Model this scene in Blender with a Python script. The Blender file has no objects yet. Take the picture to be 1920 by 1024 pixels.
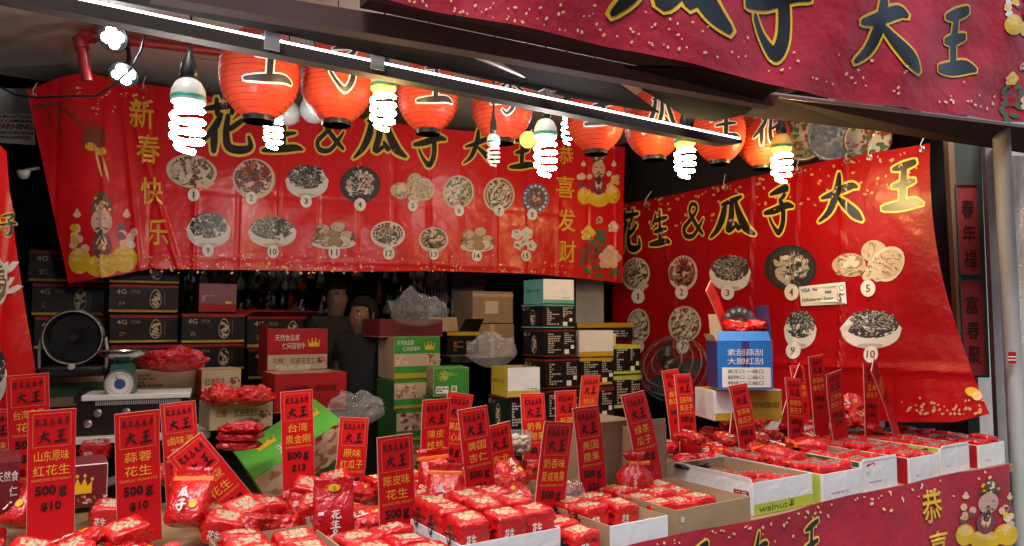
import bpy, bmesh, math, random
from mathutils import Vector, Matrix, noise
C = bpy.context.scene.collection
sc = bpy.context.scene
random.seed(7)
R = math.radians
# ------------------------------------------------------------------ camera
F = 1387.0; PITCH = R(3.8); CZ = 1.6
cd = bpy.data.cameras.new('camera'); cam = bpy.data.objects.new('camera', cd); C.objects.link(cam)
cd.sensor_width = 36; cd.lens = 36 * F / 1920; cd.clip_end = 500; cd.clip_start = 0.05
cam.location = (0, 0, CZ); cam.rotation_euler = (R(90) + PITCH, 0, 0)
sc.camera = cam
# ------------------------------------------------------------------ sky, sun, exposure
w = bpy.data.worlds.new('World'); sc.world = w; w.use_nodes = True
nt = w.node_tree; bg = nt.nodes['Background']
sky = nt.nodes.new('ShaderNodeTexSky'); sky.sky_type = 'NISHITA'; sky.sun_disc = False
sky.sun_elevation = R(62); sky.sun_rotation = R(188); sky.dust_density = 3.0; sky.air_density = 1.2
nt.links.new(sky.outputs[0], bg.inputs[0]); bg.inputs[1].default_value = 0.14
sl = bpy.data.lights.new('sun', 'SUN'); so = bpy.data.objects.new('sun', sl); C.objects.link(so)
sl.energy = 2.6; sl.angle = R(20); sl.color = (1, .96, .9)
so.rotation_euler = (R(28), 0, R(-8))
sc.view_settings.view_transform = 'Standard'; sc.view_settings.look = 'None'
sc.view_settings.exposure = 0.35; sc.view_settings.gamma = 1
sc.cycles.use_denoising = True
sc.cycles.max_bounces = 6; sc.cycles.sample_clamp_indirect = 4; sc.cycles.caustics_reflective = False; sc.cycles.caustics_refractive = False
# ------------------------------------------------------------------ frames: u runs along the shop front, n into the shop
TH = R(32.5)
U = Vector((math.cos(TH), math.sin(TH), 0)); N = Vector((-math.sin(TH), math.cos(TH), 0)); Z = Vector((0, 0, 1))
O = Vector((0.47, 2.7, 0)); CAM = Vector((0, 0, CZ))
def W(a, b, z): return O + U * a + N * b + Z * z
def ray(px, py):
    x = (px - 960) / F; y = -(py - 512) / F
    return Vector((x, math.cos(PITCH) - y * math.sin(PITCH), math.sin(PITCH) + y * math.cos(PITCH)))
def P(px, py, d):
    r = ray(px, py); return CAM + r * (d / r.y)
def onz(px, py, z):
    r = ray(px, py); return CAM + r * ((z - CZ) / r.z)
def onpl(px, py, p0, nn):
    r = ray(px, py); return CAM + r * ((p0 - CAM).dot(nn) / r.dot(nn))
def onb(px, py, b): return onpl(px, py, O + N * b, N)
def ona(px, py, a): return onpl(px, py, O + U * a, U)
# ------------------------------------------------------------------ materials
MATS = {}
def mat(name, col, rough=.5, metal=0., bump=None, var=None, coat=0., emit=None, trans=0., spec=.5, alpha=1., stretch=None):
    if name in MATS: return MATS[name]
    m = bpy.data.materials.new(name); m.use_nodes = True; t = m.node_tree; b = t.nodes['Principled BSDF']
    b.inputs['Base Color'].default_value = (*col, 1); b.inputs['Roughness'].default_value = rough
    b.inputs['Metallic'].default_value = metal; b.inputs['Coat Weight'].default_value = coat; b.inputs['Coat Roughness'].default_value = .12
    b.inputs['Transmission Weight'].default_value = trans; b.inputs['Specular IOR Level'].default_value = spec
    b.inputs['Alpha'].default_value = alpha
    tc = t.nodes.new('ShaderNodeTexCoord'); src = tc.outputs['Object']
    if stretch:
        mp = t.nodes.new('ShaderNodeMapping'); mp.inputs['Scale'].default_value = stretch
        t.links.new(src, mp.inputs[0]); src = mp.outputs[0]
    if var:                                     # (scale, second colour[, detail])
        n = t.nodes.new('ShaderNodeTexNoise'); n.inputs['Scale'].default_value = var[0]; n.inputs['Detail'].default_value = 5
        t.links.new(src, n.inputs['Vector'])
        rp = t.nodes.new('ShaderNodeValToRGB'); rp.color_ramp.elements[0].position = .35; rp.color_ramp.elements[1].position = .68
        rp.color_ramp.elements[0].color = (*col, 1); rp.color_ramp.elements[1].color = (*var[1], 1)
        t.links.new(n.outputs['Fac'], rp.inputs[0]); t.links.new(rp.outputs[0], b.inputs['Base Color'])
    if bump:                                    # list of (kind, scale, distance)
        prev = None
        for kind, s, dist in bump:
            if kind == 'v':
                n = t.nodes.new('ShaderNodeTexVoronoi'); n.feature = 'DISTANCE_TO_EDGE'; o = n.outputs['Distance']
            else:
                n = t.nodes.new('ShaderNodeTexNoise'); n.inputs['Detail'].default_value = 4; n.inputs['Distortion'].default_value = 1.2 if kind == 'd' else 0; o = n.outputs['Fac']
            n.inputs['Scale'].default_value = s; t.links.new(src, n.inputs['Vector'])
            bp = t.nodes.new('ShaderNodeBump'); bp.inputs['Distance'].default_value = dist; bp.inputs['Strength'].default_value = 1
            t.links.new(o, bp.inputs['Height'])
            if prev: t.links.new(prev, bp.inputs['Normal'])
            prev = bp.outputs[0]
        t.links.new(prev, b.inputs['Normal'])
        if coat: t.links.new(prev, b.inputs['Coat Normal'])
    if emit:
        b.inputs['Emission Color'].default_value = (*emit[0], 1); b.inputs['Emission Strength'].default_value = emit[1]
    MATS[name] = m; return m
M = dict(
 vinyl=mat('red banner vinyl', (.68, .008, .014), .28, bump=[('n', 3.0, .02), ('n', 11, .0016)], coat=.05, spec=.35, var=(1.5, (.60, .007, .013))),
 wire=mat('dark wire', (.10, .10, .10), .4), limecard=mat('lime green card', (.10, .40, .05), .4, spec=.3, bump=[('d', 7, .003)]),
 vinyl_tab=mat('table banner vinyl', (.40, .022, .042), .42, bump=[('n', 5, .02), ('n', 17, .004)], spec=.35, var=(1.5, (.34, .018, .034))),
 vinyl_out=mat('pinkish red vinyl', (.42, .020, .038), .45, bump=[('n', 5, .02), ('n', 17, .004)], spec=.35, var=(1.5, (.36, .017, .033))),  # duller, pinker red than the indoor banners
 gold=mat('printed gold', (.74, .46, .02), .35), goldk=mat('gold outline', (.85, .62, .10), .35),
 ink=mat('black print', (.012, .011, .010), .3), inkm=mat('matt black ink', (.02, .012, .012), .5),
 white=mat('white print', (.78, .76, .72), .4), pink=mat('pale pink print', (.75, .45, .40), .4),
 fleck=mat('gold fleck', (.85, .55, .28), .4),
 cream=mat('cream', (.62, .52, .38), .45), nutA=mat('printed nut', (.55, .42, .28), .4), nutB=mat('printed nut pale', (.68, .60, .48), .4),
 nutC=mat('printed nut brown', (.33, .19, .09), .4), seedD=mat('printed seed dark', (.04, .04, .045), .35), seedL=mat('printed seed pale', (.45, .44, .42), .4),
 redseed=mat('printed red seed', (.25, .03, .02), .35), bowlw=mat('printed bowl white', (.70, .68, .66), .4), bowlb=mat('printed bowl black', (.02, .02, .025), .35),
 bowlblue=mat('printed bowl blue', (.10, .13, .28), .4), green=mat('printed leaf green', (.05, .14, .05), .4), skin_p=mat('printed skin', (.65, .42, .33), .4),
 brownp=mat('printed brown', (.12, .06, .03), .4), purple=mat('printed plum', (.20, .05, .08), .4),
 sign=mat('sign red card', (.60, .008, .014), .5, spec=.25, var=(3, (.52, .007, .012))), signedge=mat('pale foam edge', (.72, .38, .33), .6),
 signgold=mat('sign yellow ink', (.82, .46, .05), .4), signor=mat('sign orange ink', (.70, .22, .06), .4),
 film=mat('red bag film', (.60, .007, .008), .11, bump=[('d', 17, .015), ('d', 48, .0045)], coat=.8),
 film2=mat('deep red bag film', (.46, .006, .010), .16, bump=[('d', 18, .012), ('d', 60, .0025)], coat=.5),
 orange=mat('orange clip plastic', (.85, .17, .02), .35),
 card=mat('brown cardboard', (.36, .24, .14), .8, var=(9, (.30, .20, .115)), bump=[('n', 90, .0006)]),
 cardin=mat('cardboard inside', (.42, .30, .19), .85, var=(9, (.36, .25, .15))),
 wcard=mat('white coated card', (.74, .74, .75), .45, bump=[('d', 9, .006)], var=(5, (.69, .69, .70))),
 bcard=mat('black printed card', (.006, .005, .006), .42, bump=[('d', 7, .003)], spec=.22, var=(11, (.016, .013, .013))),
 rcard=mat('red printed card', (.40, .012, .016), .45, spec=.25, var=(7, (.30, .010, .013)), bump=[('d', 7, .003)]), mcard=mat('maroon card', (.14, .012, .02), .4),
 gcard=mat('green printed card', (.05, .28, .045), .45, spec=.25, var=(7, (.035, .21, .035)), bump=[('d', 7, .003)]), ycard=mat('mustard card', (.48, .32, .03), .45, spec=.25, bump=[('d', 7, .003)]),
 tcard=mat('teal card', (.10, .34, .30), .45, bump=[('d', 7, .003)]), bluecard=mat('blue card', (.02, .16, .52), .4, bump=[('d', 7, .003)]),
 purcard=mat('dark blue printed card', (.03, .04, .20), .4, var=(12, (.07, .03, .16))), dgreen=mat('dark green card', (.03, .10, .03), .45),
 tan=mat('tan card', (.50, .38, .25), .6), ygcard=mat('yellow green card', (.42, .50, .06), .5),
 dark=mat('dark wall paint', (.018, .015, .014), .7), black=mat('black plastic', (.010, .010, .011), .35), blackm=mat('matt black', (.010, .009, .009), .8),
 chrome=mat('brushed metal', (.62, .62, .62), .3, 1.), alu=mat('aluminium rail', (.50, .49, .48), .42, .8, bump=[('n', 40, .001)]), raild=mat('taupe rail paint', (.045, .036, .033), .7, spec=.15),
 greymetal=mat('grey painted steel', (.38, .37, .37), .5, var=(6, (.30, .29, .29))),
 pipe=mat('red painted pipe', (.30, .02, .018), .35, bump=[('n', 60, .001)]), wood=mat('pale timber', (.36, .22, .12), .7, var=(8, (.28, .17, .09)), stretch=(1, 1, .2)),
 ceil=mat('ceiling plaster', (.62, .57, .54), .85, var=(2.2, (.52, .48, .45)), bump=[('n', 8, .01)]),
 awn=mat('dark awning canvas', (.009, .007, .007), .9, spec=.1, var=(4, (.013, .010, .009)), bump=[('n', 30, .002)]),
 awnb=mat('brown awning canvas', (.05, .030, .025), .85, spec=.2, var=(3, (.038, .023, .019)), bump=[('n', 40, .001)]),
 mauve=mat('mauve canvas', (.12, .075, .075), .85, spec=.15, var=(3, (.09, .058, .058))),
 pole=mat('weathered white column paint', (.42, .42, .41), .6, var=(5, (.28, .27, .26)), bump=[('n', 25, .004)], stretch=(1, 1, .25)),
 gwood=mat('green grey timber', (.12, .14, .12), .7, var=(10, (.07, .085, .075)), stretch=(1, 1, .15)),
 couplet=mat('old red paper', (.50, .045, .05), .7, var=(7, (.38, .05, .05))),
 floor=mat('worn floor tile', (.16, .15, .14), .5, var=(4, (.10, .095, .09)), bump=[('v', 3, .004)]),
 bulb=mat('lit cool lamp glass', (.9, .9, .9), .3, emit=((1, .97, .92), 88)), bulbw=mat('lit warm lamp glass', (.9, .8, .6), .3, emit=((1, .70, .26), 105)),
 led=mat('lit led strip', (.9, .9, .9), .3, emit=((.93, .96, 1), 6)), ledspot=mat('lit spot led', (.9, .9, .9), .3, emit=((.95, .98, 1), 60)),
 bulboff=mat('unlit lamp glass', (.72, .66, .60), .25, coat=.5), ballast=mat('lamp ballast white', (.62, .62, .56), .35), ballastglow=mat('lamp ballast with painted glow', (.75, .50, .10), .35), hotsign=mat('red card with light painted in', (.85, .05, .03), .45), ballastg=mat('lamp green band', (.02, .22, .16), .4),  # yellow ballast paints lamp glow; brighter red card paints light the sign catches
 paper_l=mat('lantern paper', (.92, .12, .05), .42, spec=.3, var=(7, (.84, .08, .035)), bump=[('d', 14, .006)], coat=.1), rib=mat('lantern rib', (.42, .022, .016), .6),
 globe=mat('white glass globe', (.5, .5, .5), .25), yglobe=mat('yellow lit globe', (.8, .6, .1), .4, emit=((1, .72, .12), 1.2)),
 porc=mat('porcelain', (.52, .48, .42), .2), porcb=mat('blue porcelain', (.10, .15, .34), .15, var=(22, (.45, .47, .52))),
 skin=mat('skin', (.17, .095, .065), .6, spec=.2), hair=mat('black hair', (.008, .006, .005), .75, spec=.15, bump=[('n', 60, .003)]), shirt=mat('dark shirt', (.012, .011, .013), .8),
 scaleg=mat('green scale enamel', (.02, .17, .14), .3), steel=mat('stainless pan', (.6, .58, .56), .25, 1.),
 tile=mat('grey wall tile', (.16, .16, .17), .3), ink_blue=mat('blue ink', (.04, .08, .35), .4),
 peanut=mat('peanut', (.54, .40, .25), .3, coat=.8, var=(60, (.40, .27, .15))), seed=mat('dark melon seed', (.10, .075, .06), .25, coat=.8, var=(60, (.2, .16, .13))),
 almond=mat('almond kernel', (.50, .30, .15), .3, coat=.8, var=(60, (.62, .45, .27))),
)
def clear(name, alpha, col=(.75, .76, .78)):
    m = bpy.data.materials.new(name); m.use_nodes = True; t = m.node_tree; b = t.nodes['Principled BSDF']
    b.inputs['Base Color'].default_value = (*col, 1); b.inputs['Roughness'].default_value = .08; b.inputs['Alpha'].default_value = alpha; b.inputs['Specular IOR Level'].default_value = 1.0
    n = t.nodes.new('ShaderNodeTexNoise'); n.inputs['Scale'].default_value = 14; n.inputs['Distortion'].default_value = 2; n.inputs['Detail'].default_value = 4
    tc = t.nodes.new('ShaderNodeTexCoord'); t.links.new(tc.outputs['Object'], n.inputs['Vector'])
    bp = t.nodes.new('ShaderNodeBump'); bp.inputs['Distance'].default_value = .03; t.links.new(n.outputs['Fac'], bp.inputs['Height']); t.links.new(bp.outputs[0], b.inputs['Normal'])
    return m
def papery():
    t = M['paper_l'].node_tree; b = t.nodes['Principled BSDF']; o = t.nodes['Material Output']; tr = t.nodes.new('ShaderNodeBsdfTranslucent'); tr.inputs[0].default_value = (.95, .12, .04, 1); mx = t.nodes.new('ShaderNodeMixShader'); mx.inputs[0].default_value = .4
    t.links.new(b.outputs[0], mx.inputs[1]); t.links.new(tr.outputs[0], mx.inputs[2]); t.links.new(mx.outputs[0], o.inputs[0])
papery()
M['poly'] = clear('clear polythene', .2, (.5, .51, .53)); M['winfilm'] = clear('clear window film', .05, (.7, .7, .7)); M['sheet'] = clear('clear plastic sheet', .7, (.85, .76, .60))
# ------------------------------------------------------------------ mesh building
class MB:
    def __init__(s): s.v = []; s.f = []; s.m = []; s.mats = []
    def mi(s, m):
        if m not in s.mats: s.mats.append(m)
        return s.mats.index(m)
    def add(s, vs, fs, m):
        k = len(s.v); s.v += [Vector(v) for v in vs]; i = s.mi(m)
        for f in fs: s.f.append([k + q for q in f]); s.m.append(i)
    def box(s, x0, x1, y0, y1, z0, z1, m, T=None, bev=0):
        if bev:
            b = bev; vs = []; 
            bm = bmesh.new(); bmesh.ops.create_cube(bm, size=1)
            for v in bm.verts: v.co = Vector((x0 + (v.co.x + .5) * (x1 - x0), y0 + (v.co.y + .5) * (y1 - y0), z0 + (v.co.z + .5) * (z1 - z0)))
            bmesh.ops.bevel(bm, geom=bm.edges[:], offset=b, segments=2, affect='EDGES', profile=.5)
            bm.verts.index_update(); vs = [v.co.copy() for v in bm.verts]; fs = [[v.index for v in f.verts] for f in bm.faces]; bm.free()
        else:
            vs = [Vector((x, y, z)) for x in (x0, x1) for y in (y0, y1) for z in (z0, z1)]
            fs = [(0, 1, 3, 2), (4, 6, 7, 5), (0, 4, 5, 1), (2, 3, 7, 6), (0, 2, 6, 4), (1, 5, 7, 3)]
        if T: vs = [T @ v for v in vs]
        s.add(vs, fs, m)
    def slab(s, pts, off, m):                       # polygon pts extruded by vector off
        n = len(pts); vs = [Vector(p) for p in pts] + [Vector(p) + off for p in pts]
        s.add(vs, [list(range(n))[::-1], list(range(n, 2 * n))] + [(i, (i + 1) % n, n + (i + 1) % n, n + i) for i in range(n)], m)
    def tube(s, pts, r, m, seg=8, cap=True):
        pts = [Vector(p) for p in pts]; rings = []; up = None
        rr = r if isinstance(r, (list, tuple)) else [r] * len(pts)
        for i, p in enumerate(pts):
            t = (pts[min(i + 1, len(pts) - 1)] - pts[max(i - 1, 0)]).normalized()
            if up is None: up = t.orthogonal().normalized()
            up = (up - t * up.dot(t)).normalized(); q = t.cross(up)
            rings.append([p + (up * math.cos(a) + q * math.sin(a)) * rr[i] for a in [2 * math.pi * k / seg for k in range(seg)]])
        vs = [v for rg in rings for v in rg]; fs = []
        for i in range(len(pts) - 1):
            for k in range(seg): fs.append((i * seg + k, i * seg + (k + 1) % seg, (i + 1) * seg + (k + 1) % seg, (i + 1) * seg + k))
        if cap: fs += [list(range(seg))[::-1], list(range(len(vs) - seg, len(vs)))]
        s.add(vs, fs, m)
    def lathe(s, prof, m, c=(0, 0, 0), seg=24, T=None, wob=None):   # prof: (radius, z)
        vs = []; fs = []; c = Vector(c)
        for r, z in prof:
            for k in range(seg):
                a = 2 * math.pi * k / seg; v = Vector((r * math.cos(a), r * math.sin(a), z))
                if wob: v = wob(v, a)
                vs.append((T @ v if T else v) + c)
        for i in range(len(prof) - 1):
            for k in range(seg): fs.append((i * seg + k, i * seg + (k + 1) % seg, (i + 1) * seg + (k + 1) % seg, (i + 1) * seg + k))
        if prof[0][0] > 1e-4: fs.append(list(range(seg))[::-1])
        if prof[-1][0] > 1e-4: fs.append(list(range(len(vs) - seg, len(vs))))
        s.add(vs, fs, m)
    def build(s, name, parent=None, local=False, smooth=False, split=None):
        """vertices are world coordinates unless local; a child keeps them relative to its parent"""
        me = bpy.data.meshes.new(name)
        inv = None
        if parent is not None and not local: inv = wm(parent).inverted()
        me.from_pydata([inv @ v if inv else v for v in s.v], [], s.f)
        for m in s.mats: me.materials.append(m)
        me.polygons.foreach_set('material_index', s.m)
        if smooth: me.polygons.foreach_set('use_smooth', [True] * len(s.f))
        me.validate(); me.update()
        if smooth and split: me.set_sharp_from_angle(angle=R(split))
        o = bpy.data.objects.new(name, me); C.objects.link(o)
        if parent is not None: o.parent = parent
        return o
def wm(o):
    q = Matrix.LocRotScale(o.location, o.rotation_euler, o.scale)
    return wm(o.parent) @ q if o.parent else q
def part(o, name):                                # a named part of a thing, to hang sub-parts on
    return next(c for c in o.children if c.name.split('.')[0] == name)
def tag(o, label, cat, group=None, kind=None):
    if label: o['label'] = label
    if cat: o['category'] = cat
    if group: o['group'] = group
    if kind: o['kind'] = kind
    return o
def thing(name, label, cat, loc=(0, 0, 0), rz=0, group=None, rot=None):
    o = bpy.data.objects.new(name, None); C.objects.link(o); o.empty_display_size = .05
    o.location = loc; o.rotation_euler = rot if rot else (0, 0, rz)
    return tag(o, label, cat, group)
def single(mb, name, label, cat, group=None, kind=None, smooth=False, split=None, base=None):
    """one-mesh thing from world coordinates, origin moved to its base"""
    xs = [v.x for v in mb.v]; ys = [v.y for v in mb.v]; zs = [v.z for v in mb.v]
    b = Vector(base) if base else Vector(((min(xs) + max(xs)) / 2, (min(ys) + max(ys)) / 2, min(zs)))
    mb.v = [v - b for v in mb.v]; o = mb.build(name, smooth=smooth, split=split); o.location = b
    return tag(o, label, cat, group, kind)
def dup(root, loc, rot, label=None, group=None):
    r = root.copy(); C.objects.link(r); r.location = loc; r.rotation_euler = rot
    if label: r['label'] = label
    if group: r['group'] = group
    for ch in root.children:
        c = ch.copy(); C.objects.link(c); c.parent = r
        for g in ch.children:
            d = g.copy(); C.objects.link(d); d.parent = c
    return r
# ------------------------------------------------------------------ lettering
_tc = {}; _fc = bpy.data.curves.new('glyphs', 'FONT'); _fo = bpy.data.objects.new('glyphs', _fc); C.objects.link(_fo)
def glyphs(txt, off=0.):
    """text as flat mesh data in a box: x 0..w, y 0..1 scaled to its own ink; returns verts, faces, width/height"""
    k = (txt, off)
    if k not in _tc:
        _fc.body = txt; _fc.resolution_u = 2; _fc.offset = off; bpy.context.view_layer.update()
        me = bpy.data.meshes.new_from_object(_fo.evaluated_get(bpy.context.evaluated_depsgraph_get()))
        v = [x.co.copy() for x in me.vertices]; f = [list(p.vertices) for p in me.polygons]; bpy.data.meshes.remove(me)
        x0 = min(p.x for p in v); x1 = max(p.x for p in v); y0 = min(p.y for p in v); y1 = max(p.y for p in v)
        _tc[k] = ([((p.x - x0) / (x1 - x0), (p.y - y0) / (y1 - y0)) for p in v], f)
    return _tc[k]
def text(mb, txt, x0, x1, y0, y1, m, fn, off=.0, spread=False):
    """ink of txt fills x0..x1, y0..y1 (y up); fn maps (x,y) to a point"""
    if spread and len(txt) > 1:
        n = len(txt); w = (x1 - x0) / (n + .12 * (n - 1))
        for i, ch in enumerate(txt):
            a = x0 + i * w * 1.12; text(mb, ch, a, a + w, y0, y1, m, fn, off)
        return
    v, f = glyphs(txt, off)
    mb.add([fn(x0 + a * (x1 - x0), y0 + b * (y1 - y0)) for a, b in v], f, m)
BR = {  # brush strokes (x, y, width) in a unit box
 '大': [[(.10,.50,.05),(.38,.58,.11),(.75,.72,.12),(.90,.69,.05)], [(.50,1.0,.06),(.48,.76,.12),(.40,.48,.12),(.26,.2,.10),(.04,.02,.04)], [(.46,.50,.05),(.62,.36,.11),(.85,.14,.15),(1.0,.0,.05)]],
 '王': [[(.24,.86,.06),(.5,.91,.13),(.80,.99,.10)], [(.24,.50,.06),(.5,.54,.12),(.78,.60,.08)], [(.53,.9,.10),(.5,.5,.13),(.48,.1,.12)], [(.0,.06,.08),(.4,.09,.15),(.78,.14,.15),(1.0,.10,.05)]],
 '子': [[(.2,.84,.05),(.45,.90,.11),(.74,.96,.13),(.68,.82,.09),(.5,.68,.06)], [(.52,.72,.09),(.63,.5,.12),(.62,.2,.12),(.48,.01,.11),(.30,.14,.07),(.16,.34,.05)], [(.0,.44,.07),(.35,.49,.12),(.75,.58,.12),(1.0,.55,.05)]],
 '瓜': [[(.76,1.0,.06),(.56,.91,.11),(.28,.82,.06)], [(.36,.84,.08),(.30,.5,.12),(.17,.2,.10),(.0,.0,.04)], [(.53,.86,.08),(.51,.5,.11),(.44,.16,.10),(.62,.27,.06)], [(.60,.36,.05),(.70,.18,.10)], [(.62,.88,.06),(.71,.55,.12),(.86,.2,.15),(1.06,.02,.06)]],
 '生': [[(.30,.92,.06),(.21,.7,.09),(.08,.54,.04)], [(.2,.70,.07),(.5,.75,.11),(.85,.80,.06)], [(.22,.40,.07),(.5,.44,.11),(.82,.48,.06)], [(.53,1.0,.06),(.51,.5,.13),(.5,.1,.12)], [(.0,.05,.08),(.4,.08,.14),(.8,.12,.14),(1.0,.08,.05)]],
 '花': [[(.08,.81,.06),(.45,.86,.11),(.92,.91,.06)], [(.32,1.0,.07),(.34,.70,.09)], [(.70,1.02,.07),(.62,.72,.08)], [(.42,.72,.07),(.28,.46,.12),(.04,.2,.05)], [(.28,.46,.10),(.27,.2,.12),(.26,.0,.08)], [(.86,.62,.07),(.66,.48,.09),(.5,.38,.05)], [(.55,.7,.08),(.51,.36,.11),(.56,.1,.13),(.8,.04,.13),(.99,.10,.10),(.96,.30,.04)]],
 '&': [[(.97,.04,.08),(.66,.32,.12),(.34,.72,.10),(.40,.96,.10),(.62,.94,.09),(.64,.76,.08),(.36,.50,.11),(.08,.26,.12),(.16,.03,.12),(.5,.02,.11),(.80,.3,.10),(.98,.52,.05)]],
 '李': [[(.14,.80,.05),(.5,.85,.09),(.88,.88,.06)], [(.5,1.0,.07),(.5,.58,.09)], [(.46,.80,.06),(.28,.62,.08),(.06,.52,.04)], [(.54,.80,.05),(.74,.64,.09),(.96,.54,.06)], [(.3,.46,.06),(.66,.50,.08),(.52,.34,.06)], [(.52,.36,.08),(.56,.14,.10),(.42,.0,.07),(.30,.08,.04)], [(.02,.24,.06),(.5,.28,.10),(1.0,.30,.06)]],
}
def stroke(pts, grow, n=8):
    out = []; q = [pts[0]] + pts + [pts[-1]]
    for i in range(1, len(q) - 2):
        for k in range(n):
            t = k / n; r = []
            for c in range(3):
                a, b, d, e = q[i - 1][c], q[i][c], q[i + 1][c], q[i + 2][c]
                r.append(.5 * (2 * b + (d - a) * t + (2 * a - 5 * b + 4 * d - e) * t * t + (3 * b - a - 3 * d + e) * t ** 3))
            out.append(r)
    out.append(list(pts[-1])); L = []; Rr = []
    for i, p in enumerate(out):
        a = out[max(i - 1, 0)]; b = out[min(i + 1, len(out) - 1)]; tx, ty = b[0] - a[0], b[1] - a[1]; l = math.hypot(tx, ty) or 1; tx /= l; ty /= l
        h = p[2] * .5 + grow; ex = 0
        if i == 0: ex = -grow - p[2] * .25
        if i == len(out) - 1: ex = grow + p[2] * .25
        if i in (0, len(out) - 1): h *= .62
        L.append((p[0] - ty * h + tx * ex, p[1] + tx * h + ty * ex)); Rr.append((p[0] + ty * h + tx * ex, p[1] - tx * h + ty * ex))
    return L, Rr
def brush(mb, ch, fn, m_in, m_out, grow=.045, fat=1.0, d0=.004):
    """fn(x, y, off) maps the unit box onto the surface with an offset"""
    i = 0
    for lay, m, g in ((0, m_out, grow), (1, m_in, 0)):
        if m is None: continue
        for s in BR[ch]:
            L, Rr = stroke([(a, b, c * fat) for a, b, c in s], g); o = d0 + lay * .0016 + i * .00009; i += 1
            k = 5; vs = [fn(l[0] + (r[0] - l[0]) * q / (k - 1), l[1] + (r[1] - l[1]) * q / (k - 1), o) for l, r in zip(L, Rr) for q in range(k)]
            mb.add(vs, [(j * k + q, j * k + q + 1, (j + 1) * k + q + 1, (j + 1) * k + q) for j in range(len(L) - 1) for q in range(k - 1)], m)
# ------------------------------------------------------------------ hanging printed sheets
class Sheet:
    def __init__(s, p0, p1, disp, up=Z):
        s.p0 = Vector(p0); s.e = (Vector(p1) - s.p0).normalized(); s.up = (up - s.e * up.dot(s.e)).normalized()
        s.n = s.e.cross(s.up).normalized()
        if s.n.dot(CAM - s.p0) < 0: s.n = -s.n
        s.disp = disp; s.k = 0
    def at(s, px, py, off=0.):
        q = onpl(px, py, s.p0, s.n); r = q - s.p0; return q + s.n * (s.disp(r.dot(s.e), q.z) + off)
    def grid(s, mb, top, bot, nx, ny, m, flare=1):
        """top, bot: pixel polylines left to right"""
        def lin(pl, t):
            x = pl[0][0] + t * (pl[-1][0] - pl[0][0])
            for (xa, ya), (xb, yb) in zip(pl, pl[1:]):
                if x <= xb + 1e-6: return (x, ya + (yb - ya) * (x - xa) / (xb - xa))
            return pl[-1]
        vs = []
        for j in range(ny + 1):
            for i in range(nx + 1):
                a = lin(top, i / nx); b = lin(bot, i / nx); t = j / ny
                vs.append(s.at(a[0] + (b[0] - a[0]) * t ** flare, a[1] + (b[1] - a[1]) * t))
        fs = [(j * (nx + 1) + i, (j + 1) * (nx + 1) + i, (j + 1) * (nx + 1) + i + 1, j * (nx + 1) + i + 1) for j in range(ny) for i in range(nx)]
        mb.add(vs, fs, m)
    def poly(s, mb, pts, m, off=None):
        if off is None: s.k += 1; off = .004 + (s.k % 500) * .00001
        xs = [p[0] for p in pts]; ys = [p[1] for p in pts]; n = len(pts); big = max(max(xs) - min(xs), max(ys) - min(ys))
        if big < 16: mb.add([s.at(x, y, off) for x, y in pts], [list(range(n))], m); return
        cx = sum(xs) / n; cy = sum(ys) / n; k = 2 if big < 40 else 4; vs = []; fs = []
        for j in range(k): vs += [s.at(cx + (x - cx) * (k - j) / k, cy + (y - cy) * (k - j) / k, off) for x, y in pts]
        vs.append(s.at(cx, cy, off))
        for j in range(k - 1): fs += [(j * n + i, j * n + (i + 1) % n, (j + 1) * n + (i + 1) % n, (j + 1) * n + i) for i in range(n)]
        fs += [((k - 1) * n + i, (k - 1) * n + (i + 1) % n, k * n) for i in range(n)]
        mb.add(vs, fs, m)
    def ell(s, mb, cx, cy, rx, ry, m, rot=0, n=14, off=None, wob=0):
        c, q = math.cos(rot), math.sin(rot); pts = []
        for k in range(n):
            a = 2 * math.pi * k / n; f = 1 + wob * math.sin(3 * a + cx); x = rx * f * math.cos(a); y = ry * f * math.sin(a); pts.append((cx + x * c - y * q, cy + x * q + y * c))
        s.poly(mb, pts, m, off)
    def brush(s, mb, ch, x0, y0, x1, y1, m_in, m_out, slope=0, grow=.045, fat=1.0):
        brush(mb, ch, lambda x, y, o: s.at(x0 + x * (x1 - x0), y1 + (y0 - y1) * y + slope * x * (x1 - x0), o), m_in, m_out, grow, fat)
    def text(s, mb, t, x0, y0, x1, y1, m, slope=0, off=.0075, bold=.03, spread=False):
        text(mb, t, x0, x1, -y1, -y0, m, lambda x, y: s.at(x, -y + slope * (x - x0), off), bold, spread)
    def flecks(s, mb, poly_fn, n, r, m, rng):
        for _ in range(n):
            x, y = poly_fn(rng.random(), rng.random()); k = r * rng.uniform(.5, 1.2); s.ell(mb, x, y, k * 1.2, k * .8, m, rng.uniform(0, 3), 6)
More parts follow.
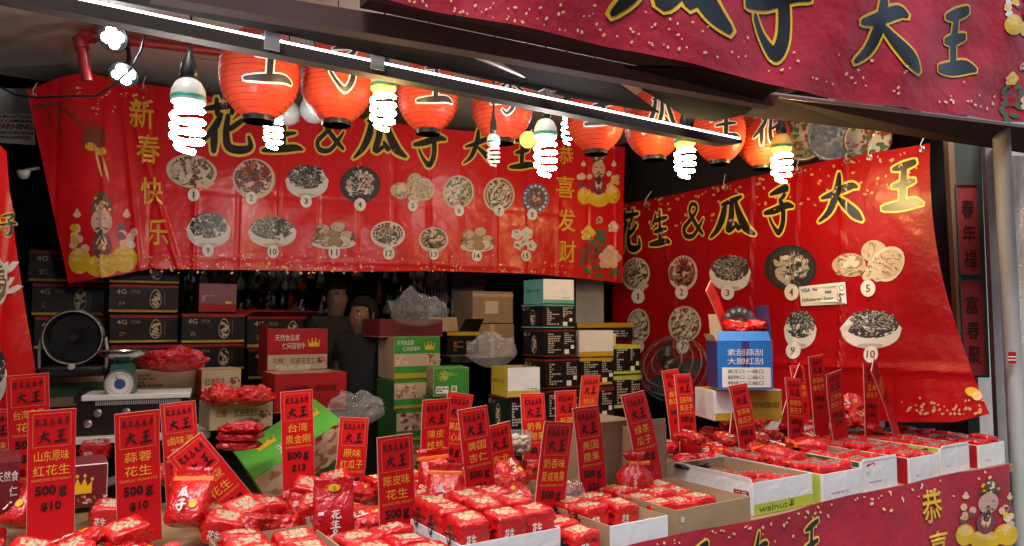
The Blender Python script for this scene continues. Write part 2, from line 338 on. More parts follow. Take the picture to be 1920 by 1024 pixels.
def bowl(S, mb, kind, cx, cy, w, h, rng):
    """one printed dish of nuts, w x h pixels"""
    rx, ry = w / 2, h / 2; S.k = 0
    def heap(n, ex, ey, oy, l, b, mats, dark):
        for _ in range(n):
            a = rng.uniform(0, 6.28); r = math.sqrt(rng.random()); x = cx + ex * r * math.cos(a); y = cy + oy + ey * r * math.sin(a); t = rng.uniform(0, 3.14)
            if dark: S.ell(mb, x + l * .12, y + b * .34, l * 1.0, b * 1.0, dark, t, 8)
            S.ell(mb, x, y, l, b, rng.choice(mats), t, 8)
    if kind == 'black_plate':
        S.ell(mb, cx, cy, rx, ry, M['bowlb'], 0, 28); S.ell(mb, cx, cy, rx * .9, ry * .9, M['seedD'], 0, 24); heap(60, rx * .62, ry * .66, 0, w * .085, h * .055, [M['nutB'], M['bowlw'], M['seedL'], M['nutA']], M['seedD'])
    elif kind == 'basket':
        S.ell(mb, cx, cy, rx, ry, M['cream'], .15, 26); S.ell(mb, cx, cy - 1, rx * .88, ry * .86, M['brownp'], .15, 24); heap(26, rx * .66, ry * .66, -1, w * .12, h * .085, [M['nutA'], M['nutB'], M['cream']], M['seedD'])
        S.ell(mb, cx + rx * .55, cy + ry * .7, rx * .38, ry * .36, M['cream'], 0, 4); heap(4, rx * .08, ry * .1, 0, 1, 1, [M['green']], None)
    elif kind == 'redseed':
        S.ell(mb, cx, cy, rx, ry, M['cream'], 0, 26); S.ell(mb, cx - w * .02, cy - h * .03, rx * .88, ry * .88, M['purple'], 0, 24); heap(30, rx * .66, ry * .68, 0, w * .12, h * .07, [M['redseed'], M['purple'], M['nutC'], M['pink']], M['inkm'])
    elif kind == 'seedbowl':
        S.poly(mb, [(cx + rx * math.cos(a) * (1 if math.sin(a) < 0 else .96 ), cy + ry * .2 + ry * .8 * math.sin(a)) for a in [math.pi * k / 14 for k in range(15)]] + [(cx - rx, cy), (cx - rx * .7, cy - ry * .6), (cx, cy - ry * .85), (cx + rx * .7, cy - ry * .6), (cx + rx, cy)], M['bowlw'])
        S.ell(mb, cx, cy - ry * .2, rx * .9, ry * .68, M['seedD'], 0, 24)
        for _ in range(95):
            a = rng.uniform(0, 6.28); r = math.sqrt(rng.random()); x = cx + rx * .80 * r * math.cos(a); y = cy - ry * .24 + ry * .60 * r * math.sin(a); t = rng.uniform(-.9, .9) + (1.57 if rng.random() < .2 else 0); l = w * rng.uniform(.06, .085)
            S.ell(mb, x, y, l, h * .042, M['seedD'], t, 8); S.ell(mb, x + .3, y - .4, l * .86, h * .022, M[rng.choice(['seedL', 'seedL', 'bowlw', 'greymetal'])], t, 7); S.ell(mb, x, y, l * .6, h * .007, M['seedD'], t, 6)
        S.ell(mb, cx, cy + ry * .83, rx * .45, ry * .10, M['seedL'], 0, 12)
    elif kind == 'greenplate' or kind == 'paleplate':
        S.ell(mb, cx, cy, rx, ry, M['cream'], 0, 26); S.ell(mb, cx, cy, rx * .88, ry * .9, M['green'] if kind[0] == 'g' else M['brownp'], 0, 24); heap(46, rx * .72, ry * .74, 0, w * .10, h * .055, [M['nutB'], M['bowlw'], M['cream']], M['brownp'])
    elif kind == 'bluebowl':
        S.ell(mb, cx, cy, rx, ry, M['bowlblue'], 0, 26)
        for k in range(16):
            a = k * .3927; S.ell(mb, cx + rx * .82 * math.cos(a), cy + ry * .82 * math.sin(a), w * .055, h * .05, M['bowlw'], a, 6)
        S.ell(mb, cx, cy, rx * .62, ry * .62, M['brownp'], 0, 20); heap(22, rx * .45, ry * .45, 0, w * .07, h * .05, [M['nutC'], M['nutA'], M['purple']], M['inkm'])
    elif kind == 'walnut':
        S.ell(mb, cx + rx * .12, cy - ry * .45, rx * .36, ry * .5, M['nutA'], 0, 18, wob=.03); S.ell(mb, cx + rx * .5, cy + ry * .12, rx * .52, ry * .72, M['nutB'], -.9, 20, wob=.03); S.ell(mb, cx + rx * .52, cy + ry * .12, rx * .44, ry * .62, M['nutA'], -.9, 20)
        for k in range(9): S.ell(mb, cx + rx * .5 + rng.uniform(-.3, .3) * rx, cy + ry * .15 + rng.uniform(-.3, .4) * ry, rx * .10, ry * .03, M['nutC'], rng.uniform(.3, 1), 6)
        S.ell(mb, cx - rx * .55, cy + ry * .18, rx * .46, ry * .54, M['nutA'], 0, 20, wob=.03); S.ell(mb, cx - rx * .53, cy + ry * .02, rx * .36, ry * .34, M['nutC'], 0, 18)
        heap(8, rx * .0, ry * .0, 0, .1, .1, [M['nutB']], None)
        for dx, dy in ((-.7, 0), (-.5, -.1), (-.4, .12), (-.62, .16)): S.ell(mb, cx + dx * rx, cy + dy * ry, rx * .13, ry * .15, M['nutB'], dx, 10, wob=.08)
        for dx, dy in ((.0, .4), (.12, .62), (-.08, .7), (.22, .45), (.05, .2), (.24, .72)): S.ell(mb, cx + dx * rx, cy + dy * ry, rx * .12, ry * .24, M['cream'], dx * 2, 10, wob=.1)
        for k in range(70):
            u_, v_ = rng.uniform(-1, 1), rng.uniform(-1, 1)
            for (ox, oy, ex_, ey_, rt) in ((.5, .12, .46, .62, -.9), (.12, -.45, .32, .42, 0)):
                if u_ * u_ + v_ * v_ < .85 and (ox > .3 or k % 2): c_, s_ = math.cos(rt), math.sin(rt); x_ = ex_ * rx * u_; y_ = ey_ * ry * v_; S.ell(mb, cx + ox * rx + x_ * c_ - y_ * s_, cy + oy * ry + x_ * s_ + y_ * c_, rx * rng.uniform(.03, .10), ry * .022, M[rng.choice(['nutC', 'nutC', 'brownp', 'nutB', 'cream'])], rt + rng.uniform(.9, 1.9), 6)
        for k in range(26): S.ell(mb, cx - rx * .55 + rng.uniform(-.36, .36) * rx, cy + ry * rng.uniform(.42, .66), rx * .06, ry * .025, M[rng.choice(['nutC', 'brownp', 'nutB'])], rng.uniform(-.6, .6), 6)
        for k in range(16): S.ell(mb, cx + rx * rng.uniform(-.08, .26), cy + ry * rng.uniform(.15, .85), rx * .03, ry * .05, M[rng.choice(['nutC', 'nutA', 'nutC'])], rng.uniform(0, 3), 6)
    elif kind == 'nutdish':
        S.ell(mb, cx, cy + ry * .55, rx, ry * .42, M['bowlw'], 0, 24)
        for dx, dy, m in ((-.5, -.45, 'nutA'), (.2, -.65, 'nutA'), (-.7, .15, 'nutC'), (.6, .0, 'nutA'), (-.05, -.05, 'nutC'), (.45, .4, 'nutB'), (-.35, .38, 'nutA'), (.05, .45, 'nutC')):
            S.ell(mb, cx + dx * rx + 1, cy + dy * ry + 1, rx * .36, ry * .38, M['brownp'], 0, 14); S.ell(mb, cx + dx * rx, cy + dy * ry, rx * .34, ry * .36, M[m], 0, 14)
    elif kind == 'chestbowl' or kind == 'brownbowl':
        S.ell(mb, cx, cy, rx, ry, M['bowlw'] if kind[0] == 'c' else M['cream'], 0, 24); S.ell(mb, cx, cy - ry * .1, rx * .88, ry * .8, M['brownp'], 0, 22); heap(18, rx * .66, ry * .6, -ry * .08, w * .12, h * .10, [M['nutC'], M['nutA'], M['seedL']] if kind[0] == 'c' else [M['nutA'], M['nutC'], M['cream']], M['inkm'])
    elif kind == 'nougat':
        for dx, dy, a in ((-.45, -.3, .9), (.25, -.4, 1.0), (-.35, .45, .8), (.55, .5, .9), (.1, .2, .7)):
            S.ell(mb, cx + dx * rx, cy + dy * ry, rx * .46 * a, ry * .46 * a, M['bowlw'], .6 + dx, 5)
            for k in range(5): S.ell(mb, cx + dx * rx + rng.uniform(-.2, .2) * rx, cy + dy * ry + rng.uniform(-.2, .2) * ry, rx * .09, ry * .07, rng.choice([M['green'], M['nutA'], M['nutC']]), 0, 6)
def badge(S, mb, cx, cy, r, t, m=None):
    S.ell(mb, cx, cy, r, r * 1.12, M['white'], 0, 20, off=.0095)
    hw = r * (.13 if t == '1' else .30 if len(t) == 1 else .58)
    S.text(mb, t, cx - hw, cy - r * .52, cx + hw, cy + r * .52, m or M['ink'], off=.0105, bold=.02)
def fortune(S, mb, cx, cy, w, h, rng):
    """printed smiling old man in a court hat above three gold ingots"""
    q = lambda x, y: (cx + x * w, cy + y * h); S.k = 0
    for x, y, rx, ry in ((-.33, .30, .17, .15), (.33, .28, .19, .15), (0, .36, .25, .13)):
        S.ell(mb, *q(x, y), rx * w, ry * h, M['gold'], 0, 16); S.ell(mb, *q(x, y - .05), rx * w * .8, ry * h * .45, M['goldk'], 0, 14); S.ell(mb, *q(x, y - .08), rx * w * .4, ry * h * .4, M['fleck'], 0, 10)
    for x in (-.32, .34):
        for k in range(8): S.ell(mb, cx + (x + rng.uniform(-.13, .13)) * w, cy + rng.uniform(-.08, .16) * h, w * .07, h * .045, M[rng.choice(['pink', 'gold', 'fleck', 'purple', 'bowlw'])], rng.uniform(0, 3), 8)
    S.ell(mb, *q(0, .13), .15 * w, .16 * h, M['purple'], 0, 14); S.ell(mb, *q(0, .10), .08 * w, .10 * h, M['fleck'], 0, 10)
    S.ell(mb, *q(0, -.14), .155 * w, .145 * h, M['skin_p'], 0, 18); S.ell(mb, *q(0, -.19), .11 * w, .07 * h, M['pink'], 0, 12)
    S.ell(mb, *q(0, .03), .06 * w, .09 * h, M['seedD'], 0, 10)
    for x in (-.06, .06): S.ell(mb, *q(x, -.17), .035 * w, .008 * h, M['ink'], 0, 6); S.ell(mb, *q(x, -.06), .05 * w, .012 * h, M['ink'], x * 4, 6)
    S.ell(mb, *q(0, -.09), .03 * w, .02 * h, M['redseed'], 0, 8)
    S.poly(mb, [q(-.17, -.26), q(-.14, -.36), q(-.05, -.48), q(.05, -.48), q(.14, -.36), q(.17, -.26)], M['brownp'])
    for k in range(14): S.ell(mb, cx + rng.uniform(-.13, .13) * w, cy + rng.uniform(-.42, -.27) * h, .025 * w, .018 * h, M[rng.choice(['gold', 'fleck', 'bowlw'])], 0, 6)
    for x in (-.36, .36): S.ell(mb, *q(x, -.22), .06 * w, .035 * h, M['fleck'], 0, 8); S.ell(mb, *q(x, -.26), .03 * w, .03 * h, M['pink'], 0, 8)
def bouquet(S, mb, cx, cy, w, h, rng):
    S.k = 0
    for k in range(16): S.ell(mb, cx + rng.uniform(-.45, .45) * w, cy + rng.uniform(-.3, .5) * h, w * .12, h * .04, M['green'], rng.uniform(0, 3), 7)
    for x, y, r, ms in ((-.22, .12, .26, ['redseed', 'purple', 'rcard']), (.22, .18, .28, ['pink', 'cream', 'fleck']), (-.25, -.2, .18, ['gold', 'fleck', 'goldk']), (.3, -.3, .14, ['pink', 'white', 'pink']), (0, -.4, .1, ['purple', 'pink', 'pink'])):
        for k in range(16):
            a = k * 2.4; rr = r * (1 - k / 18); S.ell(mb, cx + x * w + rr * w * .6 * math.cos(a), cy + y * h + rr * h * .5 * math.sin(a), r * w * .38, r * h * .24, M[ms[k % 3]], a, 8)
# ================================================================== THE SETTING
def struct(mb, name, **k):
    o = mb.build(name, **k); o['kind'] = 'structure'; return o
def quadbox(mb, a0, a1, b0, b1, z0, z1, m):
    pts = [W(a0, b0, z0), W(a1, b0, z0), W(a1, b1, z0), W(a0, b1, z0)]; mb.slab(pts, Vector((0, 0, z1 - z0)), m)
m = MB(); m.add([(-60, -60, 0), (60, -60, 0), (60, 60, 0), (-60, 60, 0)], [(0, 1, 2, 3)], M['floor']); struct(m, 'ground')
m = MB(); quadbox(m, -4.6, 3.4, .2, 8.4, .004, .15, M['floor']); struct(m, 'shop_floor')
m = MB(); quadbox(m, -4.8, 3.6, .35, 3.9, 3.25, 3.4, M['ceil']); quadbox(m, -4.8, 3.6, 3.9, 8.6, 3.45, 3.6, M['dark']); struct(m, 'ceiling')
def wall(a0, a1, b0, b1, z0, z1, mt, label):
    m = MB(); quadbox(m, a0, a1, b0, b1, z0, z1, M[mt]); return single(m, 'shop_wall', label, 'wall')
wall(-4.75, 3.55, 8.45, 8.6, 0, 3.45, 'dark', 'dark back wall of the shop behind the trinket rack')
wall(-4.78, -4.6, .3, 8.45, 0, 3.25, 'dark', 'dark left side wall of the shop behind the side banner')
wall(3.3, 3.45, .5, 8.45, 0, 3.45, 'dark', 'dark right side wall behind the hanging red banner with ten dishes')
# unseen upper storey, added so no sky light comes in from above
m = MB(); quadbox(m, -5, 5, .36, .6, 3.41, 7.5, M['ceil']); single(m, 'added_facade', 'unseen plastered storey added above the awning to keep sky light out', 'added_facade')
m = MB(); quadbox(m, -22, 22, -13, -12, 0, 10, M['gwood']); single(m, 'sky_blocker', 'unseen grey block added across the street to cut low sky light', 'building')  # unseen block behind the camera, added to darken the depth of the shop
# ------------------------------------------------------------------ awning, its lights and arms
zA = 2.46
t = thing('awning', 'dark canvas awning with a cut open edge above the red lanterns', 'awning', W(-.8, .1, zA))
m = MB(); m.slab([onz(x, y, zA) for x, y in ((150, -60), (560, 30), (890, 100), (1138, 136), (1140, 144), (1236, 212), (1100, 190), (800, 125), (500, 58), (170, -8), (-60, -60))], Z * .006, M['awn'])
m.build('canvas', t)
m = MB(); m.slab([onz(x, y, zA + .02) for x, y in ((1168, 142), (1210, 172), (1290, 222), (1340, 228), (1400, 214), (1445, 176), (1470, 160), (1300, 130), (1150, 125))], Z * .006, M['awn']); m.build('loose_canvas', t)
m = MB(); m.slab([onb(x, y, -.12) for x, y in ((285, -8), (890, 97), (1450, 200), (1460, 180), (740, 30), (500, -8))], N * .05, M['mauve']); m.build('lining', t)
m = MB()
a = onb(690, 0, -.2); b = onb(1470, 168, -.2); m.slab([a, b, b + Z * .07, a + Z * .085], N * .06, M['awnb']); m.build('front_beam', t)
m = MB(); pts = [onb(x, y, -.02) for x, y in ((1440, 180), (1925, 238), (2050, 250))]; q = [onb(x, y, .2) for x, y in ((2050, 310), (1925, 288), (1640, 245), (1380, 216))]
m.slab(pts + q, Vector((0, 0, .006)), M['awnb']); m.build('valance', t)
m = MB(); a = onb(1442, 177, -.03); b = onb(2040, 251, -.03); m.tube([a, b], .011, M['alu'], 8); m.tube([onb(1560, 183, -.06), onb(1730, 198, -.06)], .017, M['alu'], 10); m.build('front_rail', t)
m = MB(); p = onb(1722, 197, -.06); m.box(-.03, .03, -.02, .02, -.03, .03, M['alu'], Matrix.Translation(p) @ Matrix.Rotation(TH, 4, 'Z'), .004); m.build('bracket', t)
# led strip light along the inner rail
bl = .23
p0 = onb(-60, -44, bl); p1 = onb(1392, 263, bl)
t = thing('strip_light', 'long aluminium rail with a glowing white led strip under the awning', 'strip light', (p0 + p1) / 2)
m = MB(); dn = Vector((0, 0, -.040)); m.slab([p0, p1, p1 + dn * .3, p1 + dn * .9 - U * .12, p0 + dn], N * .05, M['raild']); m.build('rail', t)
m = MB(); q1 = onb(1388, 261, bl); m.slab([p0 + Z * .002 - N * .002, q1 + Z * .002 - N * .002, q1 + Z * .006 - N * .002, p0 + Z * .006 - N * .002], N * .012, M['led']); m.build('led_strip', t)
for x, y in ((510, 72), (708, 110)):
    m = MB(); p = onb(x, y, bl - .03); T = Matrix.Translation(p) @ Matrix.Rotation(TH, 4, 'Z')
    m.box(-.022, .024, 0, .004, -.035, .03, M['greymetal'], T); m.box(-.026, .026, -.012, .02, .03, .034, M['alu'], T); m.build('clip', t)
t = thing('support_pole', 'silver folding support pole clamped to the led rail', 'pole', onb(1025, 160, bl - .05))
m = MB(); m.tube([onb(885, 97, -.02), onb(1030, 157, bl - .05)], .016, M['alu'], 12); m.build('tube', t, smooth=True, split=40)
m = MB(); p = onb(1026, 158, bl - .05); m.box(-.025, .03, -.02, .025, -.03, .02, M['alu'], Matrix.Translation(p) @ Matrix.Rotation(TH, 4, 'Z'), .005); m.build('clamp', t)
m = MB(); m.tube([onb(962, -20, -.3), onb(950, 60, -.1), onb(944, 110, 0)], .0022, M['white'], 5); single(m, 'string', 'thin pale string hanging down to the silver awning arm', 'string')
# hanging plaque with gold strokes, upper left of the outer banner
t = thing('shop_plaque', 'dark plaque with gold bordered characters behind the top banner', 'plaque', onb(800, 10, -.12))
m = MB(); pl = [onb(x, y, -.16) for x, y in ((700, -60), (1000, 0), (1000, 56), (880, 42), (706, 12))]; m.slab(pl, N * .03, M['black']); m.build('board', t)
m = MB()
for x in (712, 744, 776): 
    for (xa, ya, xb, yb) in ((0, -14, 26, -9), (0, 2, 26, 7), (0, -14, 0, 2), (26, -9, 26, 7)): m.tube([onb(x + xa, 10 + ya + (x - 712) * .19, -.163), onb(x + xb, 10 + yb + (x - 712) * .19, -.163)], .0022, M['gold'], 5)
m.tube([onb(798, 32, -.163), onb(990, 66, -.163)], .003, M['gold'], 5); m.build('gold_lettering', t)
# ------------------------------------------------------------------ red pipe, battens
t = thing('red_pipe', 'red painted pipe with an elbow holding up the back banner', 'pipe', P(150, 135, 3.95))
c1 = P(150, 68, 4.3); m = MB(); m.tube([P(163, 152, 3.98), P(153, 85, 3.95)], .03, M['pipe'], 14); m.tube([P(170, 68, 3.95), P(300, 84, 4.1), P(540, 112, 4.35)], .026, M['pipe'], 14); m.build('pipe', t, smooth=True, split=40)
m = MB(); m.tube([P(154, 92, 3.95), P(150, 74, 3.95), P(158, 68, 3.95), P(176, 69, 3.95)], .038, M['pipe'], 14); m.build('elbow', t, smooth=True, split=40)
m = MB(); m.tube([P(350, 102, 4.3), P(560, 128, 4.5)], .018, M['wood'], 6); single(m, 'timber_batten', 'pale timber batten under the red pipe', 'batten')
def spotlight(x, y, d, aim, label, bodyup):
    t = thing('spot_lamp', label, 'spot lamp', P(x, y, d)); T = Matrix.Translation(P(x, y, d)) @ Vector(aim).normalized().to_track_quat('Z', 'Y').to_matrix().to_4x4()
    m = MB(); m.lathe([(.02, -.09), (.03, -.085), (.05, -.04), (.078, -.012), (.082, 0), (.078, .006), (.07, .003)], M['black'], T=T); m.build('housing', t, smooth=True, split=40)
    m = MB()
    for dx, dy in ((.034, .0), (-.034, 0), (0, .034), (0, -.034)): m.lathe([(.0, .014), (.02, .011), (.029, .004)][::-1], M['ledspot'], T=T @ Matrix.Translation((dx, dy, 0)), seg=12)
    m.build('led_cluster', t)
    m = MB(); m.tube([T @ Vector((0, 0, -.06)), P(x, y, d) + Vector((.0, .05, .12)), P(x + 6, y - 60, d)], .012, M['black'], 8); m.build('bracket', t)
spotlight(212, 70, 3.9, (.0, -1, -.55), 'upper black spot lamp with four led lenses on the red pipe', 1)
spotlight(232, 140, 4.0, (.05, -.8, -1.0), 'lower black spot lamp pointing down over the back banner', 1)
m = MB(); m.tube([P(x, y, 3.7) for x, y in ((-20, 150), (0, 163), (30, 178), (70, 183), (130, 180), (180, 180), (215, 158), (245, 130), (265, 95), (272, 65))], .006, M['black'], 6); single(m, 'cable', 'black cable sagging in front of the upper left banner corner', 'cable', smooth=True)
# ------------------------------------------------------------------ lanterns
def lantern(px, py, wpx, ch, label, b=.95, col=None):
    r = ray(px, py); d = (b + 2.02) / (r.x / r.y * -.5373 + .8434); c = P(px, py, d); rad = wpx / 2 / F * d; h = rad * 2.55
    t = thing('paper_lantern', label, 'lantern', c - Z * h * .5, 0, 'red paper lanterns in a row under the awning')
    prof = []; n = 17
    for i in range(n + 1):
        s = -1 + 2 * i / n; rr = rad * (1 - abs(s) ** 2.6 * .62); prof.append((rr, s * h * .46))
        if i < n: s2 = s + 1 / n; prof.append((rad * (1 - abs(s2) ** 2.6 * .62) * 1.012, s2 * h * .46))
    m = MB(); m.lathe(prof, M['paper_l'], c, 36, wob=lambda v, a: v * (1 + .006 * math.sin(7 * a + px))); m.build('paper_body', t, smooth=True)
    m = MB()
    for i in range(1, n): s = -1 + 2 * i / n; rr = rad * (1 - abs(s) ** 2.6 * .62) * 1.003; m.lathe([(rr, s * h * .46 - .0013), (rr + .0016, s * h * .46), (rr, s * h * .46 + .0013)], M['rib'], c, 36)
    m.build('wire_ribs', part(t, 'paper_body'), smooth=True)
    for s in (-1, 1):
        m = MB(); z = s * h * .46; m.lathe([(rad * .40, z - .018), (rad * .405, z), (rad * .40, z + .018), (rad * .36, z + .018), (rad * .36, z - .018), (rad * .40, z - .018)], M['black'], c, 24); m.build('cap_ring', t, smooth=True, split=40)
    m = MB(); m.tube([c + Z * h * .46, Vector((c.x, c.y, 3.25))], .003, M['black'], 5); m.build('cord', t)
    f = math.atan2(-c.y, -c.x); f += .25
    def fn(x, y, o):
        a = f + (x - .5) * 1.25; s = (y - .5) * 1.15 + .12; rr = rad * (1 - abs(s) ** 2.6 * .62) + o + .004; return c + Vector((rr * math.cos(a), rr * math.sin(a), s * h * .46))
    m = MB(); brush(m, ch, fn, M['inkm'], M['white'], .035, .9, .001); m.build('lettering', part(t, 'paper_body'))
LN = [(487, 138, 146, '王', 'leftmost red paper lantern of the row, the largest'), (632, 152, 134, '子', 'second red lantern from the left, beside the warm spiral lamp'), (803, 180, 114, '王', 'third red lantern from the left, right of the warm spiral lamp'), (942, 198, 114, '李', 'fourth red lantern from the left, above the unlit spiral lamp'),
 (1117, 222, 108, '王', 'fifth red lantern from the left, above the painted fortune figure'), (1226, 232, 110, '瓜', 'sixth red lantern from the left, seen through the gap in the awning'), (1348, 248, 96, '生', 'seventh red lantern from the left, between the two right warm lamps'), (1430, 256, 98, '花', 'rightmost red lantern, beside the porcelain plates')]
for x, y, wd, ch, lb in LN: lantern(x, y, wd, ch, lb)
# ------------------------------------------------------------------ spiral lamps
def spiral_lamp(px, ytop, ybot, gw, label, b, kind):
    """ytop: top of the ballast, ybot: foot of the glass, gw: glass width in pixels"""
    r = ray(px, (ytop + ybot) / 2); d = (b + 2.02) / (r.x / r.y * -.5373 + .8434); top = P(px, ytop, d); bot = P(px, ybot, d); H = top.z - bot.z; g = gw * .95 / 2 / F * d
    gm = M[dict(cool='bulb', warm='bulbw', off='bulboff')[kind]]
    t = thing('spiral_lamp', label, 'lamp', bot, 0, 'spiral lamps hanging among the lanterns'); c = Vector((bot.x, bot.y, 0))
    zb = bot.z + H * .56
    m = MB(); pts = []; turns = 4.0; k = int(turns * 12)
    for i in range(k + 1):
        a = 2 * math.pi * turns * i / k; rr = g * .78 * min(1, .35 + 2.2 * i / k, 1.0); pts.append((bot.x + rr * math.cos(a), bot.y + rr * math.sin(a), bot.z + g * .25 + (zb - bot.z - g * .25) * i / k))
    pts.append((bot.x + g * .3, bot.y, zb + H * .05)); m.tube(pts, g * .152, gm, 7); m.build('glass_spiral', t, smooth=True)
    m = MB(); br = g * .88
    m.lathe([(g * .35, zb), (br * .78, zb + .01), (br * .8, zb + H * .09), (br, zb + H * .12), (br * 1.02, zb + H * .2), (br * .98, zb + H * .28), (br * .72, zb + H * .38), (br * .45, zb + H * .42), (0, zb + H * .43)], M['ballast'] if kind != 'warm' else M['ballastglow'], c, 24); m.build('ballast', t, smooth=True, split=50)  # warm lamps have their glow painted into the ballast colour
    m = MB(); m.lathe([(br * 1.025, zb + H * .15), (br * 1.04, zb + H * .175), (br * 1.025, zb + H * .20)], M['ballastg'], c, 24); m.build('green_band', part(t, 'ballast'), smooth=True)
    m = MB(); z = zb + H * .42; m.lathe([(g * .42, z), (g * .46, z + .02), (g * .40, z + .05), (g * .2, z + .08), (.006, z + .1)], M['black'], c, 16); m.build('socket', t, smooth=True)
    m = MB(); m.tube([(bot.x, bot.y, z + .08), (bot.x + .004, bot.y, (z + 3.2) / 2), (bot.x, bot.y, 3.24)], .0045, M['black'], 6); m.build('cord', t)
    return t
for a in [(350, 146, 294, 74, 'largest glowing white spiral lamp, hanging at the left in front of the back banner', .5, 'cool'), (512, 190, 284, 42, 'small glowing white spiral lamp below the leftmost lantern', 1.5, 'cool'),
          (718, 130, 250, 58, 'warm yellow glowing spiral lamp between the second and third lanterns', .5, 'warm'), (1023, 222, 336, 52, 'glowing white spiral lamp between the fourth and fifth lanterns', .5, 'cool'),
          (925, 250, 315, 30, 'unlit beige spiral lamp below the fourth lantern', .72, 'off'), (1064, 190, 274, 26, 'narrow white lamp half hidden behind the fifth lantern', 1.4, 'cool'),
          (1285, 240, 338, 47, 'warm yellow spiral lamp between the sixth and seventh lanterns', .6, 'warm'), (1467, 250, 346, 46, 'rightmost warm yellow spiral lamp beside the porcelain plates', .7, 'warm')]: spiral_lamp(*a)
for x, y, r_, mt, lb in ((540, 212, 24, 'globe', 'grey white glass globe behind the leftmost lantern'), (588, 206, 26, 'globe', 'grey white glass globe behind the second lantern'), (990, 262, 16, 'yglobe', 'small glowing yellow globe beside the white spiral lamp')):
    d = 4.0; c = P(x, y, d); rr = r_ / F * d; t = thing('globe_lamp', lb, 'globe lamp', c - Z * rr)
    m = MB(); m.lathe([(rr * math.sin(math.pi * i / 14), -rr * math.cos(math.pi * i / 14)) for i in range(15)], M[mt], c, 24); m.build('globe', t, smooth=True)
    m = MB(); m.lathe([(rr * .45, rr * .88), (rr * .45, rr * 1.2), (.005, rr * 1.3)], M['black'], c, 14); m.tube([c + Z * rr * 1.25, Vector((c.x, c.y, 3.24))], .004, M['black'], 5); m.build('fitting', t)
# ------------------------------------------------------------------ banners
def cr(a, a0, w_, h): return h * max(0, 1 - abs(a - a0) / w_) ** 1.5
rng = random.Random(3)
def back_disp(a, z):
    d = .012 * math.sin(a * 2.1 + .6) + .006 * math.sin(a * 7 + z * 2.2) + .004 * math.sin(z * 9 + a * 3)
    for i in range(17): d += cr(a, .14 + i * .262, .024, .010 if i % 2 else -.006)
    d += cr(z, 2.02, .02, .004) + cr(z, 2.45, .02, -.003)
    d += .05 * max(0, .75 - a) * math.sin(a * 11 + z * 1.6) + cr(a + .30 * z, 1.42, .03, .012) + cr(a + .12 * z, .85, .03, .012)
    return d
S = Sheet(P(50, 400, 4.4) * Vector((1, 1, 0)) if False else Vector((P(50, 400, 4.4).x, 4.4, 0)), Vector((P(1165, 400, 6.0).x, 6.0, 0)), back_disp)
t = thing('vinyl_banner', 'wide red back banner with fifteen numbered dishes of nuts', 'banner', S.at(600, 520))
sm = MB(); S.grid(sm, [(48, 166), (110, 148), (165, 138), (230, 152), (300, 162), (420, 186), (600, 212), (800, 238), (1000, 258), (1172, 276)], [(128, 531), (205, 520), (286, 503), (300, 505), (500, 507), (700, 509), (820, 508), (1000, 514), (1100, 523), (1166, 531)], 460, 70, M['vinyl'])
for ch, x0, y0, x1, y1 in (('花', 376, 186, 470, 286), ('生', 492, 208, 568, 286), ('&', 592, 214, 646, 282), ('瓜', 664, 212, 756, 296), ('子', 776, 222, 836, 310), ('大', 866, 244, 926, 308), ('王', 954, 256, 1002, 318)):
    m = MB(); S.brush(m, ch, x0, y0, x1, y1, M['ink'], M['goldk'], 0, .05, 1.22); m.build('heading_character', t)
for ch, x, y, s_ in (('新', 243, 184, 46), ('春', 256, 252, 44), ('快', 264, 332, 42), ('乐', 276, 410, 40), ('恭', 1045, 274, 28), ('喜', 1041, 330, 34), ('发', 1043, 392, 34), ('财', 1045, 450, 34)):
    m = MB(); S.text(m, ch, x, y, x + s_, y + s_ * 1.22, M['gold'], .06, bold=.010); m.build('greeting_character', t)
BW = [('basket', 359, 322, 96, 62, '1', 363, 366), ('redseed', 476, 336, 80, 76, '2', 471, 372), ('seedbowl', 576, 338, 82, 66, '3', 574, 377), ('black_plate', 676, 346, 76, 70, '4', 675, 384), ('walnut', 774, 352, 82, 58, '5', 774, 386), ('greenplate', 859, 360, 58, 62, '6', 861, 395), ('paleplate', 934, 366, 58, 64, '7', 934, 396), ('bluebowl', 1003, 372, 50, 56, '8', 996, 403),
 ('seedbowl', 391, 430, 84, 70, '9', 390, 470), ('seedbowl', 511, 434, 92, 60, '10', 512, 472), ('nutdish', 626, 442, 82, 52, '11', 627, 473), ('chestbowl', 727, 440, 64, 50, '12', 729, 475), ('brownbowl', 813, 450, 56, 48, '13', 813, 477), ('nutdish', 894, 450, 62, 46, '14', 893, 480), ('nougat', 980, 448, 56, 52, '15', 984, 480)]
for k, x, y, ww, hh, nme, bx, by in BW:
    m = MB(); bowl(S, m, k, x, y, ww, hh, rng); badge(S, m, bx, by, 11 if x < 760 else 9.5, nme); m.build('dish_print', t)
m = MB(); fortune(S, m, 192, 440, 128, 165, rng); m.build('figure_print', t)
m = MB(); fortune(S, m, 1121, 334, 80, 112, rng); m.build('figure_print', t)
m = MB(); bouquet(S, m, 1122, 462, 86, 120, rng); m.build('flower_print', t)
m = MB()
for (xa, ya), (xb, yb), r_ in (((62, 200), (100, 196), 3.5), ((100, 196), (140, 222), 2.5), ((140, 222), (158, 246), 1.8), ((95, 198), (130, 190), 1.6), ((110, 205), (112, 240), 1.6), ((112, 240), (130, 262), 1.2), ((130, 215), (170, 208), 1.3), ((150, 236), (180, 226), 1.2), ((86, 200), (104, 230), 1.4), ((140, 190), (146, 222), 1)):
    dx, dy = xb - xa, yb - ya; l = math.hypot(dx, dy); S.poly(m, [(xa + dy / l * r_, ya - dx / l * r_), (xb + dy / l * r_ * .5, yb - dx / l * r_ * .5), (xb - dy / l * r_ * .5, yb + dx / l * r_ * .5), (xa - dy / l * r_, ya + dx / l * r_)], M['brownp'])
